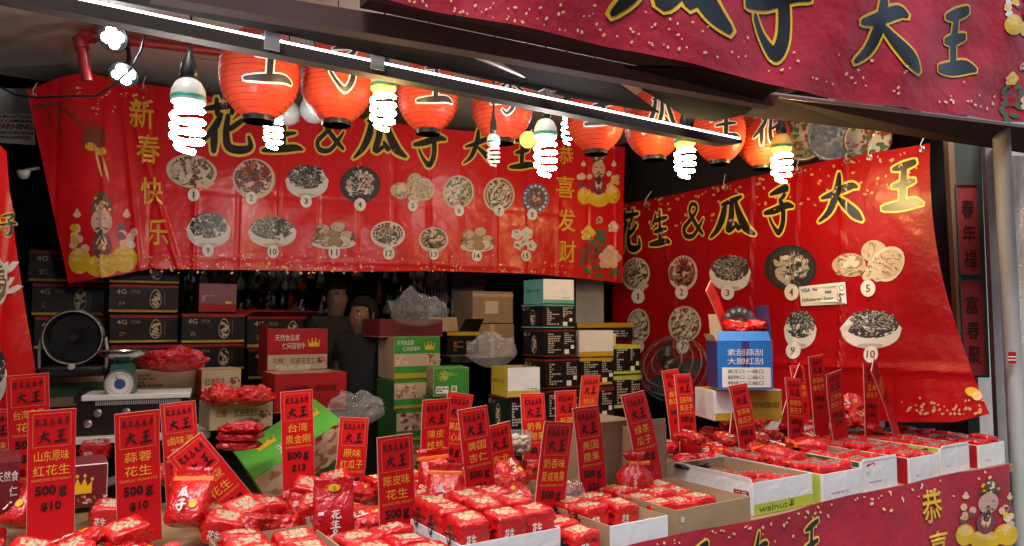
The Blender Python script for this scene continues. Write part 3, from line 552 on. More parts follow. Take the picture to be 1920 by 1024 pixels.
S.ell(m, 178, 262, 22, 26, M['redseed'], .3, 18)
for k in range(7): S.ell(m, 162 + k * 5.4, 262 + k * 1.0, 1.0, 22, M['brownp'], .25 - k * .1, 6)
for x, y in ((172, 278), (190, 286)): S.ell(m, x, y, 11, 8, M['gold'], .2, 10)
for (x, y) in ((187, 312), (199, 318)): S.ell(m, x, y, 2.4, 26, M['fleck'], -.25, 8)
m.build('branch_print', t)
S.flecks(sm, lambda u, v: (140 + u * 560, 168 + u * 46 + (v ** 2) * 46 if u < .25 else 512 - v * v * 40), 110, 2.4, M['fleck'], rng)
S.flecks(sm, lambda u, v: (300 + u * 760, 503 + u * 8 - v * v * 34), 120, 1.9, M['fleck'], rng); S.flecks(sm, lambda u, v: (150 + u * 140, 512 - u * 14 - v * v * 30), 26, 2.6, M['fleck'], rng); sm.build('sheet', t, smooth=True)
def eyelets(S, t, pts):
    for x, y in pts:
        c = S.at(x, y, .006); m = MB(); m.tube([S.at(x + 5 * math.cos(a), y + 5 * math.sin(a), .006) for a in [k * .5236 for k in range(13)]], .003, M['chrome'], 5); m.build('eyelet', t)
        m = MB(); m.tube([c, S.at(x - 2, y - 9, .012), S.at(x + rng.uniform(-6, 6), y - 26, -.01)], .0028, M['white'], 5); m.build('tie', t)
eyelets(S, t, [(62, 178), (165, 150), (270, 168), (420, 198), (600, 222), (800, 248), (1000, 268), (1150, 282)])
# right banner
def right_disp(a, z):
    d = .012 * math.sin(a * 3 + z) + .006 * math.sin(a * 8 - z * 3)
    for i, a0 in enumerate((.22, .5, .9, 1.25, 1.62, 1.95)): d += cr(a + .18 * (z - 2.0) * (1 if i < 2 else -.3), a0, .03, .012 if i % 2 else .008)
    return d + .13 * max(0, 1.55 - z) ** 1.3 + cr(z, 1.32, .05, .012)
Sr = Sheet(Vector((P(1170, 400, 6.3).x, 6.3, 0)), Vector((P(1745, 400, 4.3).x, 4.3, 0)), right_disp)
t = thing('vinyl_banner', 'red side banner with large numbered dishes draped down the right wall', 'banner', Sr.at(1500, 700))
sm = MB(); Sr.grid(sm, [(1150, 384), (1210, 376), (1350, 346), (1500, 312), (1640, 286), (1742, 268)], [(1150, 720), (1300, 735), (1500, 770), (1600, 785), (1700, 790), (1800, 790), (1862, 775)], 120, 64, M['vinyl'], 2.2)
for ch, x0, y0, x1, y1 in (('花', 1158, 396, 1202, 472), ('生', 1220, 396, 1256, 462), ('&', 1278, 382, 1318, 444), ('瓜', 1332, 372, 1410, 446), ('子', 1434, 352, 1490, 438), ('大', 1536, 328, 1618, 418), ('王', 1656, 306, 1730, 396)):
    m = MB(); Sr.brush(m, ch, x0, y0, x1, y1, M['ink'], M['goldk'], -.06, .045, 1.3); m.build('heading_character', t)
for k, x, y, ww, hh, nme, bx, by in [('basket', 1194, 514, 52, 62, '1', 1200, 556), ('redseed', 1280, 512, 54, 66, '2', 1278, 548), ('seedbowl', 1369, 510, 78, 72, '3', 1364, 549), ('black_plate', 1483, 502, 102, 86, '4', 1487, 548), ('walnut', 1632, 490, 136, 82, '5', 1630, 541),
   ('greenplate', 1200, 612, 42, 66, '6', 1200, 650), ('paleplate', 1284, 608, 62, 68, '7', 1284, 650), ('bluebowl', 1384, 612, 70, 74, '8', 1384, 650), ('seedbowl', 1502, 616, 62, 76, '9', 1491, 657), ('seedbowl', 1636, 616, 116, 76, '10', 1638, 664)]:
    m = MB(); bowl(Sr, m, k, x, y, ww, hh, rng); badge(Sr, m, bx, by, 12 if x < 1450 else 14, nme, M['purple']); m.build('dish_print', t)
Sr.flecks(sm, lambda u, v: (1172 + u * 560, 384 - u * 106 + v * v * 70), 120, 3.0, M['fleck'], rng); Sr.flecks(sm, lambda u, v: (1700 + u * 150, 775 - v * v * 30), 50, 3, M['fleck'], rng); sm.build('sheet', t, smooth=True)
m = sm; Sr.ell(m, 1830, 735, 16, 9, M['gold'], .3, 9); Sr.ell(m, 1838, 742, 10, 8, M['fleck'], .3, 9); m.build('scrap_print', t)
eyelets(Sr, t, [(1214, 384), (1360, 352), (1500, 320), (1592, 302), (1632, 296), (1728, 280)])
t = thing('payment_card', 'small white payment notice taped on the red side banner below the peanuts', 'notice', Sr.at(1546, 574))
m = MB(); Sr.poly(m, [(1502, 538), (1588, 529), (1591, 570), (1506, 574)], M['white'], .014); m.build('card', t)
m = MB(); Sr.text(m, 'VISA', 1506, 542, 1524, 549, M['ink_blue'], -.08, .016); Sr.text(m, 'Pay', 1528, 541, 1538, 547, M['ink'], -.08, .016); Sr.text(m, '360', 1551, 545, 1563, 551, M['ink'], -.08, .016); Sr.text(m, 'GAldoran Song', 1508, 560, 1566, 568, M['green'], -.08, .016)
Sr.text(m, 'SS', 1578, 550, 1588, 566, M['ink'], 0, .016); Sr.ell(m, 1583, 540, 4, 6, M['ink'], 0, 10, .0155); Sr.ell(m, 1583, 540, 3, 5, M['white'], 0, 10, .016); Sr.poly(m, [(1573, 531), (1574, 531), (1576, 571), (1575, 571)], M['ink'], .0158); m.build('lettering', t)
# left banner, edge of frame
def left_disp(a, z): return .03 * math.sin(a * 9 + .5) + .012 * math.sin(z * 4 + a * 5) + cr(a - .1 * z, .30, .03, .015)
Sl = Sheet(Vector((P(-160, 400, 3.3).x, 3.3, 0)), Vector((P(66, 400, 3.9).x, 3.9, 0)), left_disp)
t = thing('vinyl_banner', 'red side banner cut off by the left edge of the photo', 'banner', Sl.at(0, 780))
m = MB(); Sl.grid(m, [(-160, 240), (0, 262), (22, 284)], [(-160, 800), (0, 785), (68, 735)], 40, 60, M['vinyl']); m.build('sheet', t, smooth=True)
for ch, x0, y0, x1, y1 in (('花', -90, 330, 6, 420), ('子', 8, 398, 40, 440)): m = MB(); Sl.brush(m, ch, x0, y0, x1, y1, M['ink'], M['goldk'], .1); m.build('heading_character', t)
m = MB(); bowl(Sl, m, 'paleplate', -10, 525, 60, 110, rng); bowl(Sl, m, 'nougat', 24, 520, 30, 90, rng); m.build('dish_print', t)
m = MB(); bowl(Sl, m, 'seedbowl', -16, 700, 66, 130, rng); m.build('dish_print', t)
# cctv notice, behind the back banner's left corner
def flat(name, label, cat, pts, d, mt): pass
t = thing('warning_notice', 'white notice with red WARNING beside the back banner on the left', 'notice', P(20, 270, 4.9))
q = lambda x, y, o=0: P(x, y, 4.9 - o)
m = MB(); m.slab([q(-60, 212), q(62, 214), q(66, 272), q(-60, 264)], Vector((0, .006, 0)), M['white']); m.build('plate', t)
m = MB(); fx = lambda x, y: q(x, -y + .03 * x, .003)
for s_, x0, x1, y0, y1, mm in (('THIS AREA IS MONITORED', -52, 60, 215, 221, 'ink'), ('BY CCTV CAMERAS', -40, 60, 223, 229, 'ink'), ('WARNING', -16, 62, 231, 242, 'redseed'), ('VIDEO RECORDING', -40, 62, 245, 251, 'ink'), ('IN PROGRESS', -20, 58, 254, 260, 'ink')): text(m, s_, x0, x1, -y1, -y0, M[mm], fx, .03)
m.build('lettering', t)
m = MB(); m.slab([P(-80, 165, 4.94), P(58, 166, 4.94), P(62, 215, 4.94), P(-80, 215, 4.94)], Vector((0, .03, 0)), M['greymetal']); single(m, 'wall_panel', 'pale grey panel above the WARNING notice', 'panel')
c = P(44, 327, 4.4); t = thing('security_camera', 'small pale dome camera in the dark gap left of the back banner', 'camera', c)
m = MB(); m.lathe([(.0, -.03), (.022, -.025), (.034, 0), (.036, .02), (.0, .022)], M['globe'], c, 18); m.build('dome', t, smooth=True); m = MB(); m.tube([c + Z * .02, c + Vector((.03, .1, .06))], .01, M['greymetal'], 8); m.build('mount', t)
# top banner on the awning front
def top_disp(a, z): return .014 * math.sin(a * 4 + z * 6) + .008 * math.sin(a * 11 - z * 9) + .008 * noise.noise(Vector((a * 5, z * 6, 1)))
St = Sheet(O * Vector((1, 1, 0)) + N * -.37, O * Vector((1, 1, 0)) + N * -.37 + U, top_disp, up=Vector((0, 0, 1)))
t = thing('vinyl_banner', 'pinkish red banner stretched along the awning front above the stall', 'banner', St.at(1400, 150))
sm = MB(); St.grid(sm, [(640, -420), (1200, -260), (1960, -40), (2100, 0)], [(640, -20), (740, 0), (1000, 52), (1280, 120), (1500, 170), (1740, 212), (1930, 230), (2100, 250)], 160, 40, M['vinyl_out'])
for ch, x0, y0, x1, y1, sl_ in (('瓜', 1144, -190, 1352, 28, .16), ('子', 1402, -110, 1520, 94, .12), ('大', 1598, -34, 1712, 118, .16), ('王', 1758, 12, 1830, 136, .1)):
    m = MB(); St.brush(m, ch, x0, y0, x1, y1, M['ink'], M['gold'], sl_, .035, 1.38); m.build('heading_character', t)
m = MB(); bouquet(St, m, 1915, 170, 70, 110, rng); m.build('flower_print', t)
m = MB(); fortune(St, m, 1925, 10, 100, 130, rng); m.build('figure_print', t)
St.flecks(sm, lambda u, v: (760 + u * 1140, 5 + u * 222 - v * v * 62 - (14 if u > .9 else 6)), 130, 2.8, M['fleck'], rng); sm.build('sheet', t, smooth=True)
# ------------------------------------------------------------------ table and its cloth
t = thing('display_table', 'long display table carrying trays of red nut packets', 'table', W(0, .7, 0))
m = MB(); quadbox(m, -2.6, 2.82, .03, 1.62, .76, .8, M['wood']); m.build('tabletop', t)
for a in (-2.5, -.4, 1.3, 2.75):
    for b in (.1, 1.5): m = MB(); quadbox(m, a, a + .05, b, b + .05, 0, .76, M['greymetal']); m.build('leg', t)
def front_disp(a, z): return .012 * math.sin(a * 7 + z * 4) + .010 * math.sin(a * 3 - z * 7) + .03 * max(0, .8 - z) * math.sin(a * 5 + 1) + .006 * noise.noise(Vector((a * 6, z * 6, 4)))
Sf = Sheet(O * Vector((1, 1, 0)) + N * -.03, O * Vector((1, 1, 0)) + N * -.03 + U, front_disp)
t = thing('table_banner', 'dark red printed banner hanging down the front of the display table', 'banner', Sf.at(1700, 1100))
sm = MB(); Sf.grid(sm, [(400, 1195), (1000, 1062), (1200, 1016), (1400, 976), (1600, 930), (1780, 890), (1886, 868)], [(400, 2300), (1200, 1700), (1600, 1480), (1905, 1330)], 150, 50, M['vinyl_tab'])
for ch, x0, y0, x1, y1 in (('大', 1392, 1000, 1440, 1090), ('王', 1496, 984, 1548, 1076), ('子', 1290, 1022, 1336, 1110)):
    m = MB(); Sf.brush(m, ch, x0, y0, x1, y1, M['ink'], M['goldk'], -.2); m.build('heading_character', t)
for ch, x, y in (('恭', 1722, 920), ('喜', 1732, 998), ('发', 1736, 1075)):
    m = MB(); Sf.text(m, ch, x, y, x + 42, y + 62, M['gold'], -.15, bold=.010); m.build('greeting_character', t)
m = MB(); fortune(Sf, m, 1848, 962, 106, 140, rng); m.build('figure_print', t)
Sf.flecks(sm, lambda u, v: (1215 + u * 640, 1022 - u * 142 + v * v * 45), 70, 3.0, M['fleck'], rng); sm.build('sheet', t, smooth=True)
# ================================================================== GOODS
prng = random.Random(11)
def rnd(a, b): return prng.uniform(a, b)
ICO = None
def ico():
    global ICO
    if ICO is None:
        bm = bmesh.new(); bmesh.ops.create_icosphere(bm, subdivisions=1, radius=1); bm.verts.index_update()
        ICO = ([v.co.copy() for v in bm.verts], [[v.index for v in f.verts] for f in bm.faces]); bm.free()
    return ICO
def nuts(mb, n, x0, x1, y0, y1, z, size, mt, zj=.006):
    v, f = ico()
    for _ in range(n):
        c = Vector((rnd(x0, x1), rnd(y0, y1), z + rnd(-zj, zj * .4))); q = Matrix.Rotation(rnd(0, 6.3), 3, 'Z') @ Matrix.Rotation(rnd(-.5, .5), 3, 'X'); k = rnd(.8, 1.2)
        mb.add([c + q @ Vector((p.x * size * 1.5 * k, p.y * size * k, p.z * size * .7 * k)) for p in v], f, mt)
def rbox(mb, wx, wy, h, m, k=6, amp=.004, seed=0, n=11):
    """crumpled rounded packet standing on z=0"""
    idx = {}; vs = []; fs = []
    def pt(x, y, z):
        key = (round(x, 4), round(y, 4), round(z, 4))
        if key not in idx:
            s = (abs(x) ** k + abs(y) ** k + abs(z) ** k) ** (-1 / k); p = Vector((x * s * wx / 2, y * s * wy / 2, z * s * h / 2))
            q = Vector((p.x * 28 + seed * 3.1, p.y * 28, p.z * 28)); d = amp * (noise.noise(q) + .9 * abs(noise.noise(q * 2.3)) - .5 * abs(noise.noise(q * 4.5)))
            p += p.normalized() * d; p.z = max(p.z, -h / 2) + h / 2; idx[key] = len(vs); vs.append(p)
        return idx[key]
    for ax in range(3):
        for sg in (-1, 1):
            for i in range(n):
                for j in range(n):
                    qd = []
                    for di, dj in ((0, 0), (1, 0), (1, 1), (0, 1)):
                        a = -1 + 2 * (i + di) / n; b = -1 + 2 * (j + dj) / n; c = [0, 0, 0]; c[ax] = sg; c[(ax + 1) % 3] = a; c[(ax + 2) % 3] = b; qd.append(pt(*c))
                    fs.append(qd if sg > 0 else qd[::-1])
    mb.add(vs, fs, m)
def loft(mb, rings, m, seg=40, amp=.003, seed=0, pleat=0):
    """rings (z, half x, half y, squareness, pleat amount)"""
    vs = []; fs = []
    for z, hx, hy, k, pl in rings:
        for i in range(seg):
            a = 2 * math.pi * i / seg; x, y = math.cos(a), math.sin(a); s = (abs(x) ** k + abs(y) ** k) ** (-1 / k)
            f = 1 + pl * math.sin(a * 9 + seed) + pl * .6 * math.sin(a * 17 + seed * 2)
            p = Vector((x * s * hx * f, y * s * hy * f, z)); q = Vector((p.x * 24 + seed * 5.3, p.y * 24, p.z * 24))
            d = amp * (noise.noise(q) + .7 * abs(noise.noise(q * 2.1))); vs.append(p + Vector((x, y, .2)) * d)
    n = len(rings)
    for j in range(n - 1):
        for i in range(seg): fs.append((j * seg + i, j * seg + (i + 1) % seg, (j + 1) * seg + (i + 1) % seg, (j + 1) * seg + i))
    fs += [list(range(seg))[::-1], list(range((n - 1) * seg, n * seg))]; mb.add(vs, fs, m)
class Proto:
    def __init__(s, make): s.make = make; s.root = None
    def put(s, loc, rot, label, group=None):
        if s.root is None:
            s.root = s.make(); s.root.location = loc; s.root.rotation_euler = rot; tag(s.root, label, 'packet', group); return s.root
        return dup(s.root, loc, rot, label, group)
def front(x, y, o=0): return lambda a, b: Vector((a, y - o, b))
def mk_block(seed, nut, w_=.125, d_=.11, h_=.085, film='film', name='nut_packet'):
    def make():
        t = thing(name, 'x', 'packet'); m = MB(); rbox(m, w_, d_, h_, M[film], 8, .0046, seed, 14)
        for sx in (-1, 1):                        # crimped seal fins
            pts = [(sx * (w_ / 2 + (.004 if k % 2 else .012)), -d_ * .42 + d_ * .84 * k / 9, h_ * (.62 + .05 * math.sin(k * 2 + seed))) for k in range(10)]
            vs = [Vector(p) for p in pts] + [Vector((sx * w_ * .46, p[1], h_ * .5)) for p in pts]; m.add(vs, [(k, k + 1, 11 + k, 10 + k) for k in range(9)], M[film])
        m.build('film', t, local=True, smooth=True)
        m = MB(); nuts(m, 95, -w_ * .28, w_ * .28, -d_ * .27, d_ * .27, h_ * .968, .0078, M[nut], .004); m.build('nut_window', t, local=True, smooth=True)
        m = MB(); g = 9; vs = [Vector((w_ * .39 * x, d_ * .38 * y, h_ + .004 - .006 * max(abs(x), abs(y)) ** 4 + .0025 * noise.noise(Vector((x * 2.4, y * 2.4, seed)))) ) for y in [-1 + 2 * q / g for q in range(g + 1)] for x in [-1 + 2 * q / g for q in range(g + 1)]]
        m.add(vs, [(b * (g + 1) + a, b * (g + 1) + a + 1, (b + 1) * (g + 1) + a + 1, (b + 1) * (g + 1) + a) for a in range(g) for b in range(g)], M['winfilm']); m.build('clear_film', t, local=True, smooth=True)
        m = MB(); text(m, '花生', -w_ * .34, -w_ * .02, h_ * .25, h_ * .62, M['white'], lambda a, b: Vector((a, -d_ / 2 - .0075, b)), .02)
        m.build('lettering', part(t, 'film'), local=True)
        m = MB(); brush(m, '子', lambda x, y, o: Vector((-w_ / 2 - .006 - o, (.5 - x) * d_ * .5, h_ * (.2 + .6 * y))), M['ink'], None, fat=1.3); m.build('side_print', part(t, 'film'), local=True)
        return t
    return Proto(make)
def mk_pouch(seed, clip=True, film='film', lay=False):
    def make():
        t = thing('clipped_packet' if clip else 'nut_pouch', 'x', 'packet'); w_ = .07; m = MB()
        rg = [(0, .058, .034, 5, 0), (.012, .066, .044, 4, .01), (.05, .068, .05, 3.2, .01), (.09, .068, .047, 3, .015), (.12, .066, .036, 3, .03), (.142, .064, .02, 2.6, .05), (.155, .063, .010, 2.4, .06), (.165, .062, .008, 2.2, .05), (.185, .066, .016, 2.2, .10), (.198, .068, .024, 2, .14)]
        loft(m, rg, M[film], 44, .005, seed); m.build('film', t, local=True, smooth=True)
        if clip:
            m = MB(); m.box(-.072, .072, -.012, .012, .150, .168, M['orange'], None, .004); m.build('clip', t, local=True)
        m = MB(); brush(m, '子', lambda x, y, o: Vector((-.02 + .035 * x, -.051 - o - .004 * 1, .035 + .04 * y)), M['white'], None, fat=1.3); brush(m, '瓜', lambda x, y, o: Vector((-.02 + .035 * x, -.050 - o - .004, .080 + .036 * y)), M['white'], None, fat=1.3); m.build('lettering', part(t, 'film'), local=True)
        m = MB(); m.lathe([(0, 0), (.013, .0008), (.014, 0)][::-1], M['gold'], T=Matrix.Translation((.035, -.052, .06)) @ Matrix.Rotation(R(90), 4, 'X'), seg=16); m.build('oval_print', part(t, 'film'), local=True)
        return t
    return Proto(make)
def mk_pile(seed, film='film'):
    def make():
        t = thing('nut_packet', 'x', 'packet'); m = MB(); rbox(m, .165, .115, .055, M[film], 3.4, .013, seed, 22); m.build('film', t, local=True, smooth=True)
        m = MB(); 
        for i, ch in enumerate('花生'): brush(m, ch, lambda x, y, o: Vector((-.06 + .035 * i + .03 * x, -.015 + .035 * y, .0535 + o)), M['white'], None, fat=1.3)
        m.build('lettering', part(t, 'film'), local=True)
        m = MB(); m.lathe([(0, .002), (.012, .002), (.013, -.004)][::-1], M['gold'], c=(.04, .0, .053), seg=14); m.build('oval_print', part(t, 'film'), local=True); return t
    return Proto(make)
B_PEA = [mk_block(i, 'peanut') for i in (1, 2, 3)]; B_SEED = [mk_block(i, 'seed') for i in (4, 5, 6)]; B_ALM = [mk_block(i, 'almond', .118, .112, .10) for i in (7, 8)]
POUCH = [mk_pouch(i) for i in (1, 2)]; PILE = [mk_pile(i, 'film' if i < 3 else 'film2') for i in (1, 2, 3)]
MIX = B_PEA + [PILE[0], PILE[1], PILE[2], PILE[0], B_PEA[1]]
# ------------------------------------------------------------------ cartons
def place(mb, T, T0=None): mb.v = [T @ v for v in mb.v]
def tray_parts(t, w_, d_, h_, mf, ms, mi, flaps=(), th=.004, stripe=None, body='carton'):
    """open box, local frame: x along the front, y back, z up"""
    m = MB()
    m.box(0, w_, 0, d_, 0, th, mi); 
    m.box(0, th, th, d_ - th, th, h_, ms); m.box(w_ - th, w_, th, d_ - th, th, h_, ms); m.box(0, w_, d_ - th, d_, th, h_, ms)
    e = .0012
    m.add([(th + e, th, h_ - .001), (th + e, d_ - th, h_ - .001), (th + e, d_ - th, th), (th + e, th, th)], [(0, 1, 2, 3)], mi); m.add([(w_ - th - e, th, h_ - .001), (w_ - th - e, d_ - th, h_ - .001), (w_ - th - e, d_ - th, th), (w_ - th - e, th, th)], [(0, 1, 2, 3)], mi)
    m.add([(th, d_ - th - e, h_ - .001), (w_ - th, d_ - th - e, h_ - .001), (w_ - th, d_ - th - e, th), (th, d_ - th - e, th)], [(0, 1, 2, 3)], mi)
    m.build(body, t, local=True)
    m = MB(); m.box(.001, w_ - .001, -.001, th, th, h_, mf); m.add([(th, th + e, h_ - .001), (w_ - th, th + e, h_ - .001), (w_ - th, th + e, th), (th, th + e, th)], [(0, 1, 2, 3)], mi); m.build('front_panel', t, local=True)
    for side, ang, ln, mt in flaps:                 # flaps hinged at the rim, angle from vertical outward
        m = MB(); s, c = math.sin(R(ang)), math.cos(R(ang))
        if side == 'L': q = [(0, .006, h_), (0, d_ - .006, h_), (-s * ln, d_ - .012, h_ + c * ln), (-s * ln, .012, h_ + c * ln)]; off = Vector((c, 0, s)) * .003
        if side == 'R': q = [(w_, .006, h_), (w_, d_ - .006, h_), (w_ + s * ln, d_ - .012, h_ + c * ln), (w_ + s * ln, .012, h_ + c * ln)]; off = Vector((-c, 0, s)) * .003
        if side == 'B': q = [(.006, d_, h_), (w_ - .006, d_, h_), (w_ - .012, d_ + s * ln, h_ + c * ln), (.012, d_ + s * ln, h_ + c * ln)]; off = Vector((0, -c, s)) * .003
        if side == 'F': q = [(.006, 0, h_), (w_ - .006, 0, h_), (w_ - .012, -s * ln, h_ + c * ln), (.012, -s * ln, h_ + c * ln)]; off = Vector((0, c, s)) * -.003
        m.slab(q, off, mt); m.build('flap', t, local=True)
def closed_parts(t, w_, d_, h_, mf, ms, mtop, bev=.004):
    m = MB(); m.box(0, w_, 0, d_, 0, h_, ms, None, bev); m.build('carton', t, local=True)
    m = MB(); m.slab([(.003, -.0012, .003), (w_ - .003, -.0012, .003), (w_ - .003, -.0012, h_ - .003), (.003, -.0012, h_ - .003)], Vector((0, .001, 0)), mf); m.build('front_panel', t, local=True)
    m = MB(); m.slab([(.003, .003, h_), (w_ - .003, .003, h_), (w_ - .003, d_ - .003, h_), (.003, d_ - .003, h_)], Vector((0, 0, .0015)), mtop); m.build('lid', t, local=True)
def deco(t, w_, d_, h_, items):
    """items: (face, kind, args...) in fractions of the face"""
    for it in items:
        face, kind = it[0], it[1]; tp = part(t, 'carton') if face == 'L' else part(t, 'lid') if face == 'T' else part(t, 'front_panel')
        if face == 'F': fn = lambda x, y, o=0: Vector((x * w_, -.0026 - o, y * h_))
        elif face == 'T': fn = lambda x, y, o=0: Vector((x * w_, y * d_, h_ + .003 + o))
        else: fn = lambda x, y, o=0: Vector((-.0016 - o, (1 - x) * d_, y * h_))
        m = MB()
        if kind == 'text': _, _, tx, x0, x1, y0, y1, mt = it; text(m, tx, x0, x1, y0, y1, M[mt], lambda a, b: fn(a, b, .0012), .0); m.build('lettering', tp, local=True)
        elif kind == 'rect': _, _, x0, x1, y0, y1, mt = it; m.add([fn(x0, y0), fn(x1, y0), fn(x1, y1), fn(x0, y1)], [(0, 1, 2, 3)], M[mt]); m.build('printed_band', tp, local=True)
        elif kind == 'lines':
            _, _, x0, x1, y0, y1, n, mt = it
            for k in range(n):
                y = y1 - (y1 - y0) * (k + .5) / n; x = x0
                while x < x1 - .01:
                    l = min(x1 - x, rnd(.02, .09)); hh = (y1 - y0) / n * .28; m.add([fn(x, y - hh, .0006), fn(x + l, y - hh, .0006), fn(x + l, y + hh, .0006), fn(x, y + hh, .0006)], [(0, 1, 2, 3)], M[mt]); x += l + rnd(.008, .03)
                    if rnd(0, 1) < .25: break
            m.build('fine_print', tp, local=True)
        elif kind == 'egg':
            _, _, cx, cy, rx, ry, mt = it
            def ring(f): return [(cx + rx * f * math.cos(a) * (1 - .16 * math.sin(a)), cy + ry * f * math.sin(a)) for a in [2 * math.pi * k / 24 for k in range(24)]]
            A, B = ring(1), ring(.91); m.add([fn(*p, .0008) for p in A + B], [(k, (k + 1) % 24, 24 + (k + 1) % 24, 24 + k) for k in range(24)], M[mt])
            for k in range(16):
                x, y = cx + rx * rnd(-.55, .55), cy + ry * rnd(-.7, .6); dx, dy = rx * rnd(-.4, .4), ry * rnd(-.22, .22); l = math.hypot(dx, dy * .5) or 1; px, py = -dy * .06 / l * rx * 2, dx * .06 / l * ry
                m.add([fn(x - dx - px, y - dy - py, .001 + k * 1e-5), fn(x + dx - px, y + dy - py, .001 + k * 1e-5), fn(x + dx + px, y + dy + py, .001 + k * 1e-5), fn(x - dx + px, y - dy + py, .001 + k * 1e-5)], [(0, 1, 2, 3)], M[mt])
            m.build('seed_emblem', tp, local=True)
        elif kind == 'crown':
            _, _, cx, cy, rx, ry, mt = it
            pts = [(-1, -.8), (1, -.8), (1.05, .5), (.6, 0), (.35, .9), (0, .1), (-.35, .9), (-.6, 0), (-1.05, .5)]
            for tri in ((0, 1, 5), (1, 2, 3), (1, 3, 5), (3, 4, 5), (5, 6, 7), (0, 5, 7), (0, 7, 8)): m.add([fn(cx + pts[k][0] * rx, cy + pts[k][1] * ry, .0012) for k in tri], [(0, 1, 2)], M[mt])
            for k in (2, 4, 6, 8): m.add([fn(cx + pts[k][0] * rx + .16 * rx * math.cos(a), cy + pts[k][1] * ry + .2 * ry + .2 * ry * math.sin(a), .0013) for a in [j * .785 for j in range(8)]], [list(range(8))], M[mt])
            m.build('crown_emblem', tp, local=True)
        elif kind == 'nuts':
            _, _, x0, x1, y0, y1, n, mts = it
            for k in range(n):
                cx, cy = rnd(x0, x1), rnd(y0, y1); a0 = rnd(0, 3); rx = min(.07, (x1 - x0) * .14); ry = rx * w_ / h_ * .55 if face == 'F' else rx * .6
                m.add([fn(cx + rx * math.cos(a) * math.cos(a0) - ry * .5 * math.sin(a) * math.sin(a0), cy + rx * math.cos(a) * math.sin(a0) * .8 + ry * math.sin(a) * math.cos(a0), .0006 + k * 1.2e-5) for a in [j * .7854 for j in range(8)]], [list(range(8))], M[prng.choice(mts)])
            m.build('nut_picture', tp, local=True)
        elif kind == 'flower':
            _, _, cx, cy, r_, mts = it
            for k in range(14): a0 = k * 2.4; rr = r_ * (1 - k / 16); m.add([fn(cx + rr * .7 * math.cos(a0) + r_ * .3 * math.cos(a), cy + (rr * .7 * math.sin(a0) + r_ * .3 * math.sin(a)) * w_ / h_, .0016 + k * 1e-5) for a in [j * .7854 for j in range(8)]], [list(range(8))], M[mts[k % len(mts)]])
            m.build('flower_print', tp, local=True)
def solve_w(base, e, px):
    r = ray(px, 560); k = r.x / r.y; return (k * base.y - base.x) / (e.x - k * e.y)
def carton(name, label, x0, x1, y0, y1, d, dep, mats, items=(), open_=False, flaps=(), yaw=TH, cat='box', roll=None, group=None):
    """front face spans x0..x1 at its left edge y0 (top) to y1 (foot), d metres ahead"""
    yaw += R((hash(x0 * 7 + y1 * 3) % 100 - 50) / 50 * 2.2); base = P(x0, y1, d); e = Vector((math.cos(yaw), math.sin(yaw), 0)); w_ = solve_w(base, e, x1); h_ = P(x0, y0, d).z - base.z
    t = thing(name, label, cat, base, yaw, group)
    if open_: tray_parts(t, w_, dep, h_, M[mats[0]], M[mats[1]], M['cardin'], [(a, b, c, M[q]) for a, b, c, q in flaps])
    else: closed_parts(t, w_, dep, h_, M[mats[0]], M[mats[1]], M[mats[2]])
    deco(t, w_, dep, h_, items); return t, w_, h_
def seedbox(gold='goldk', band='ycard'): return [('F', 'rect', 0.01, .99, .02, .10, band), ('F', 'rect', .01, .99, .90, .98, 'rcard'), ('F', 'text', '4G', .10, .24, .66, .82, 'nutA'), ('F', 'text', 'YIYA', .30, .44, .68, .80, 'nutC'), ('F', 'egg', .66, .50, .085, .34, 'nutA'), ('F', 'lines', .14, .24, .24, .4, 3, 'nutC'), ('F', 'rect', .79, .795, .3, .75, 'nutC')]
KB = ('bcard', 'bcard', 'rcard')
for lb, x0, x1, y0, y1, d in (('black seed carton behind the round fan, with a gold egg emblem', 58, 196, 530, 592, 4.75), ('topmost dark carton at the left under the back banner corner', 52, 196, 468, 528, 4.77), ('lower black carton partly hidden by the round fan', 62, 200, 594, 655, 4.74),
        ('black carton just under the banner, second column of the left stack', 203, 336, 478, 530, 4.72), ('black seed carton in the middle of the second column, red band on top', 203, 335, 532, 586, 4.71), ('black seed carton lowest of the second column, above the green scale', 204, 336, 590, 644, 4.70),
        ('black seed carton of the third column with the plum box on it', 339, 461, 588, 644, 4.85), ('black seed carton lowest of the third column beside the red bag', 339, 461, 646, 696, 4.84), ('bottom dark carton of the second column behind the red bag', 204, 336, 648, 704, 4.69)):
    carton('seed_carton', lb, x0, x1, y0, y1, d, .3, KB, seedbox(), group='black seed cartons stacked at the left')
carton('seed_carton', 'open black seed carton with a red rimmed lid left of the standing man', 462, 592, 592, 652, 5.15, .34, KB, seedbox(), True, [('F', 75, .12, 'rcard'), ('B', 20, .05, 'rcard')], group='black seed cartons stacked at the left')
carton('seed_carton', 'lower black carton under the open red rimmed one', 464, 590, 654, 712, 5.15, .3, KB, seedbox(), group='black seed cartons stacked at the left')
carton('gift_box', 'plum and red gift box with white strokes on the third column of black cartons', 372, 444, 531, 585, 4.9, .2, ('purple', 'mcard', 'mcard'), [('F', 'rect', .01, .99, .02, .28, 'rcard'), ('F', 'lines', .08, .42, .32, .6, 5, 'seedL'), ('F', 'rect', .7, .86, .3, .38, 'gold')])
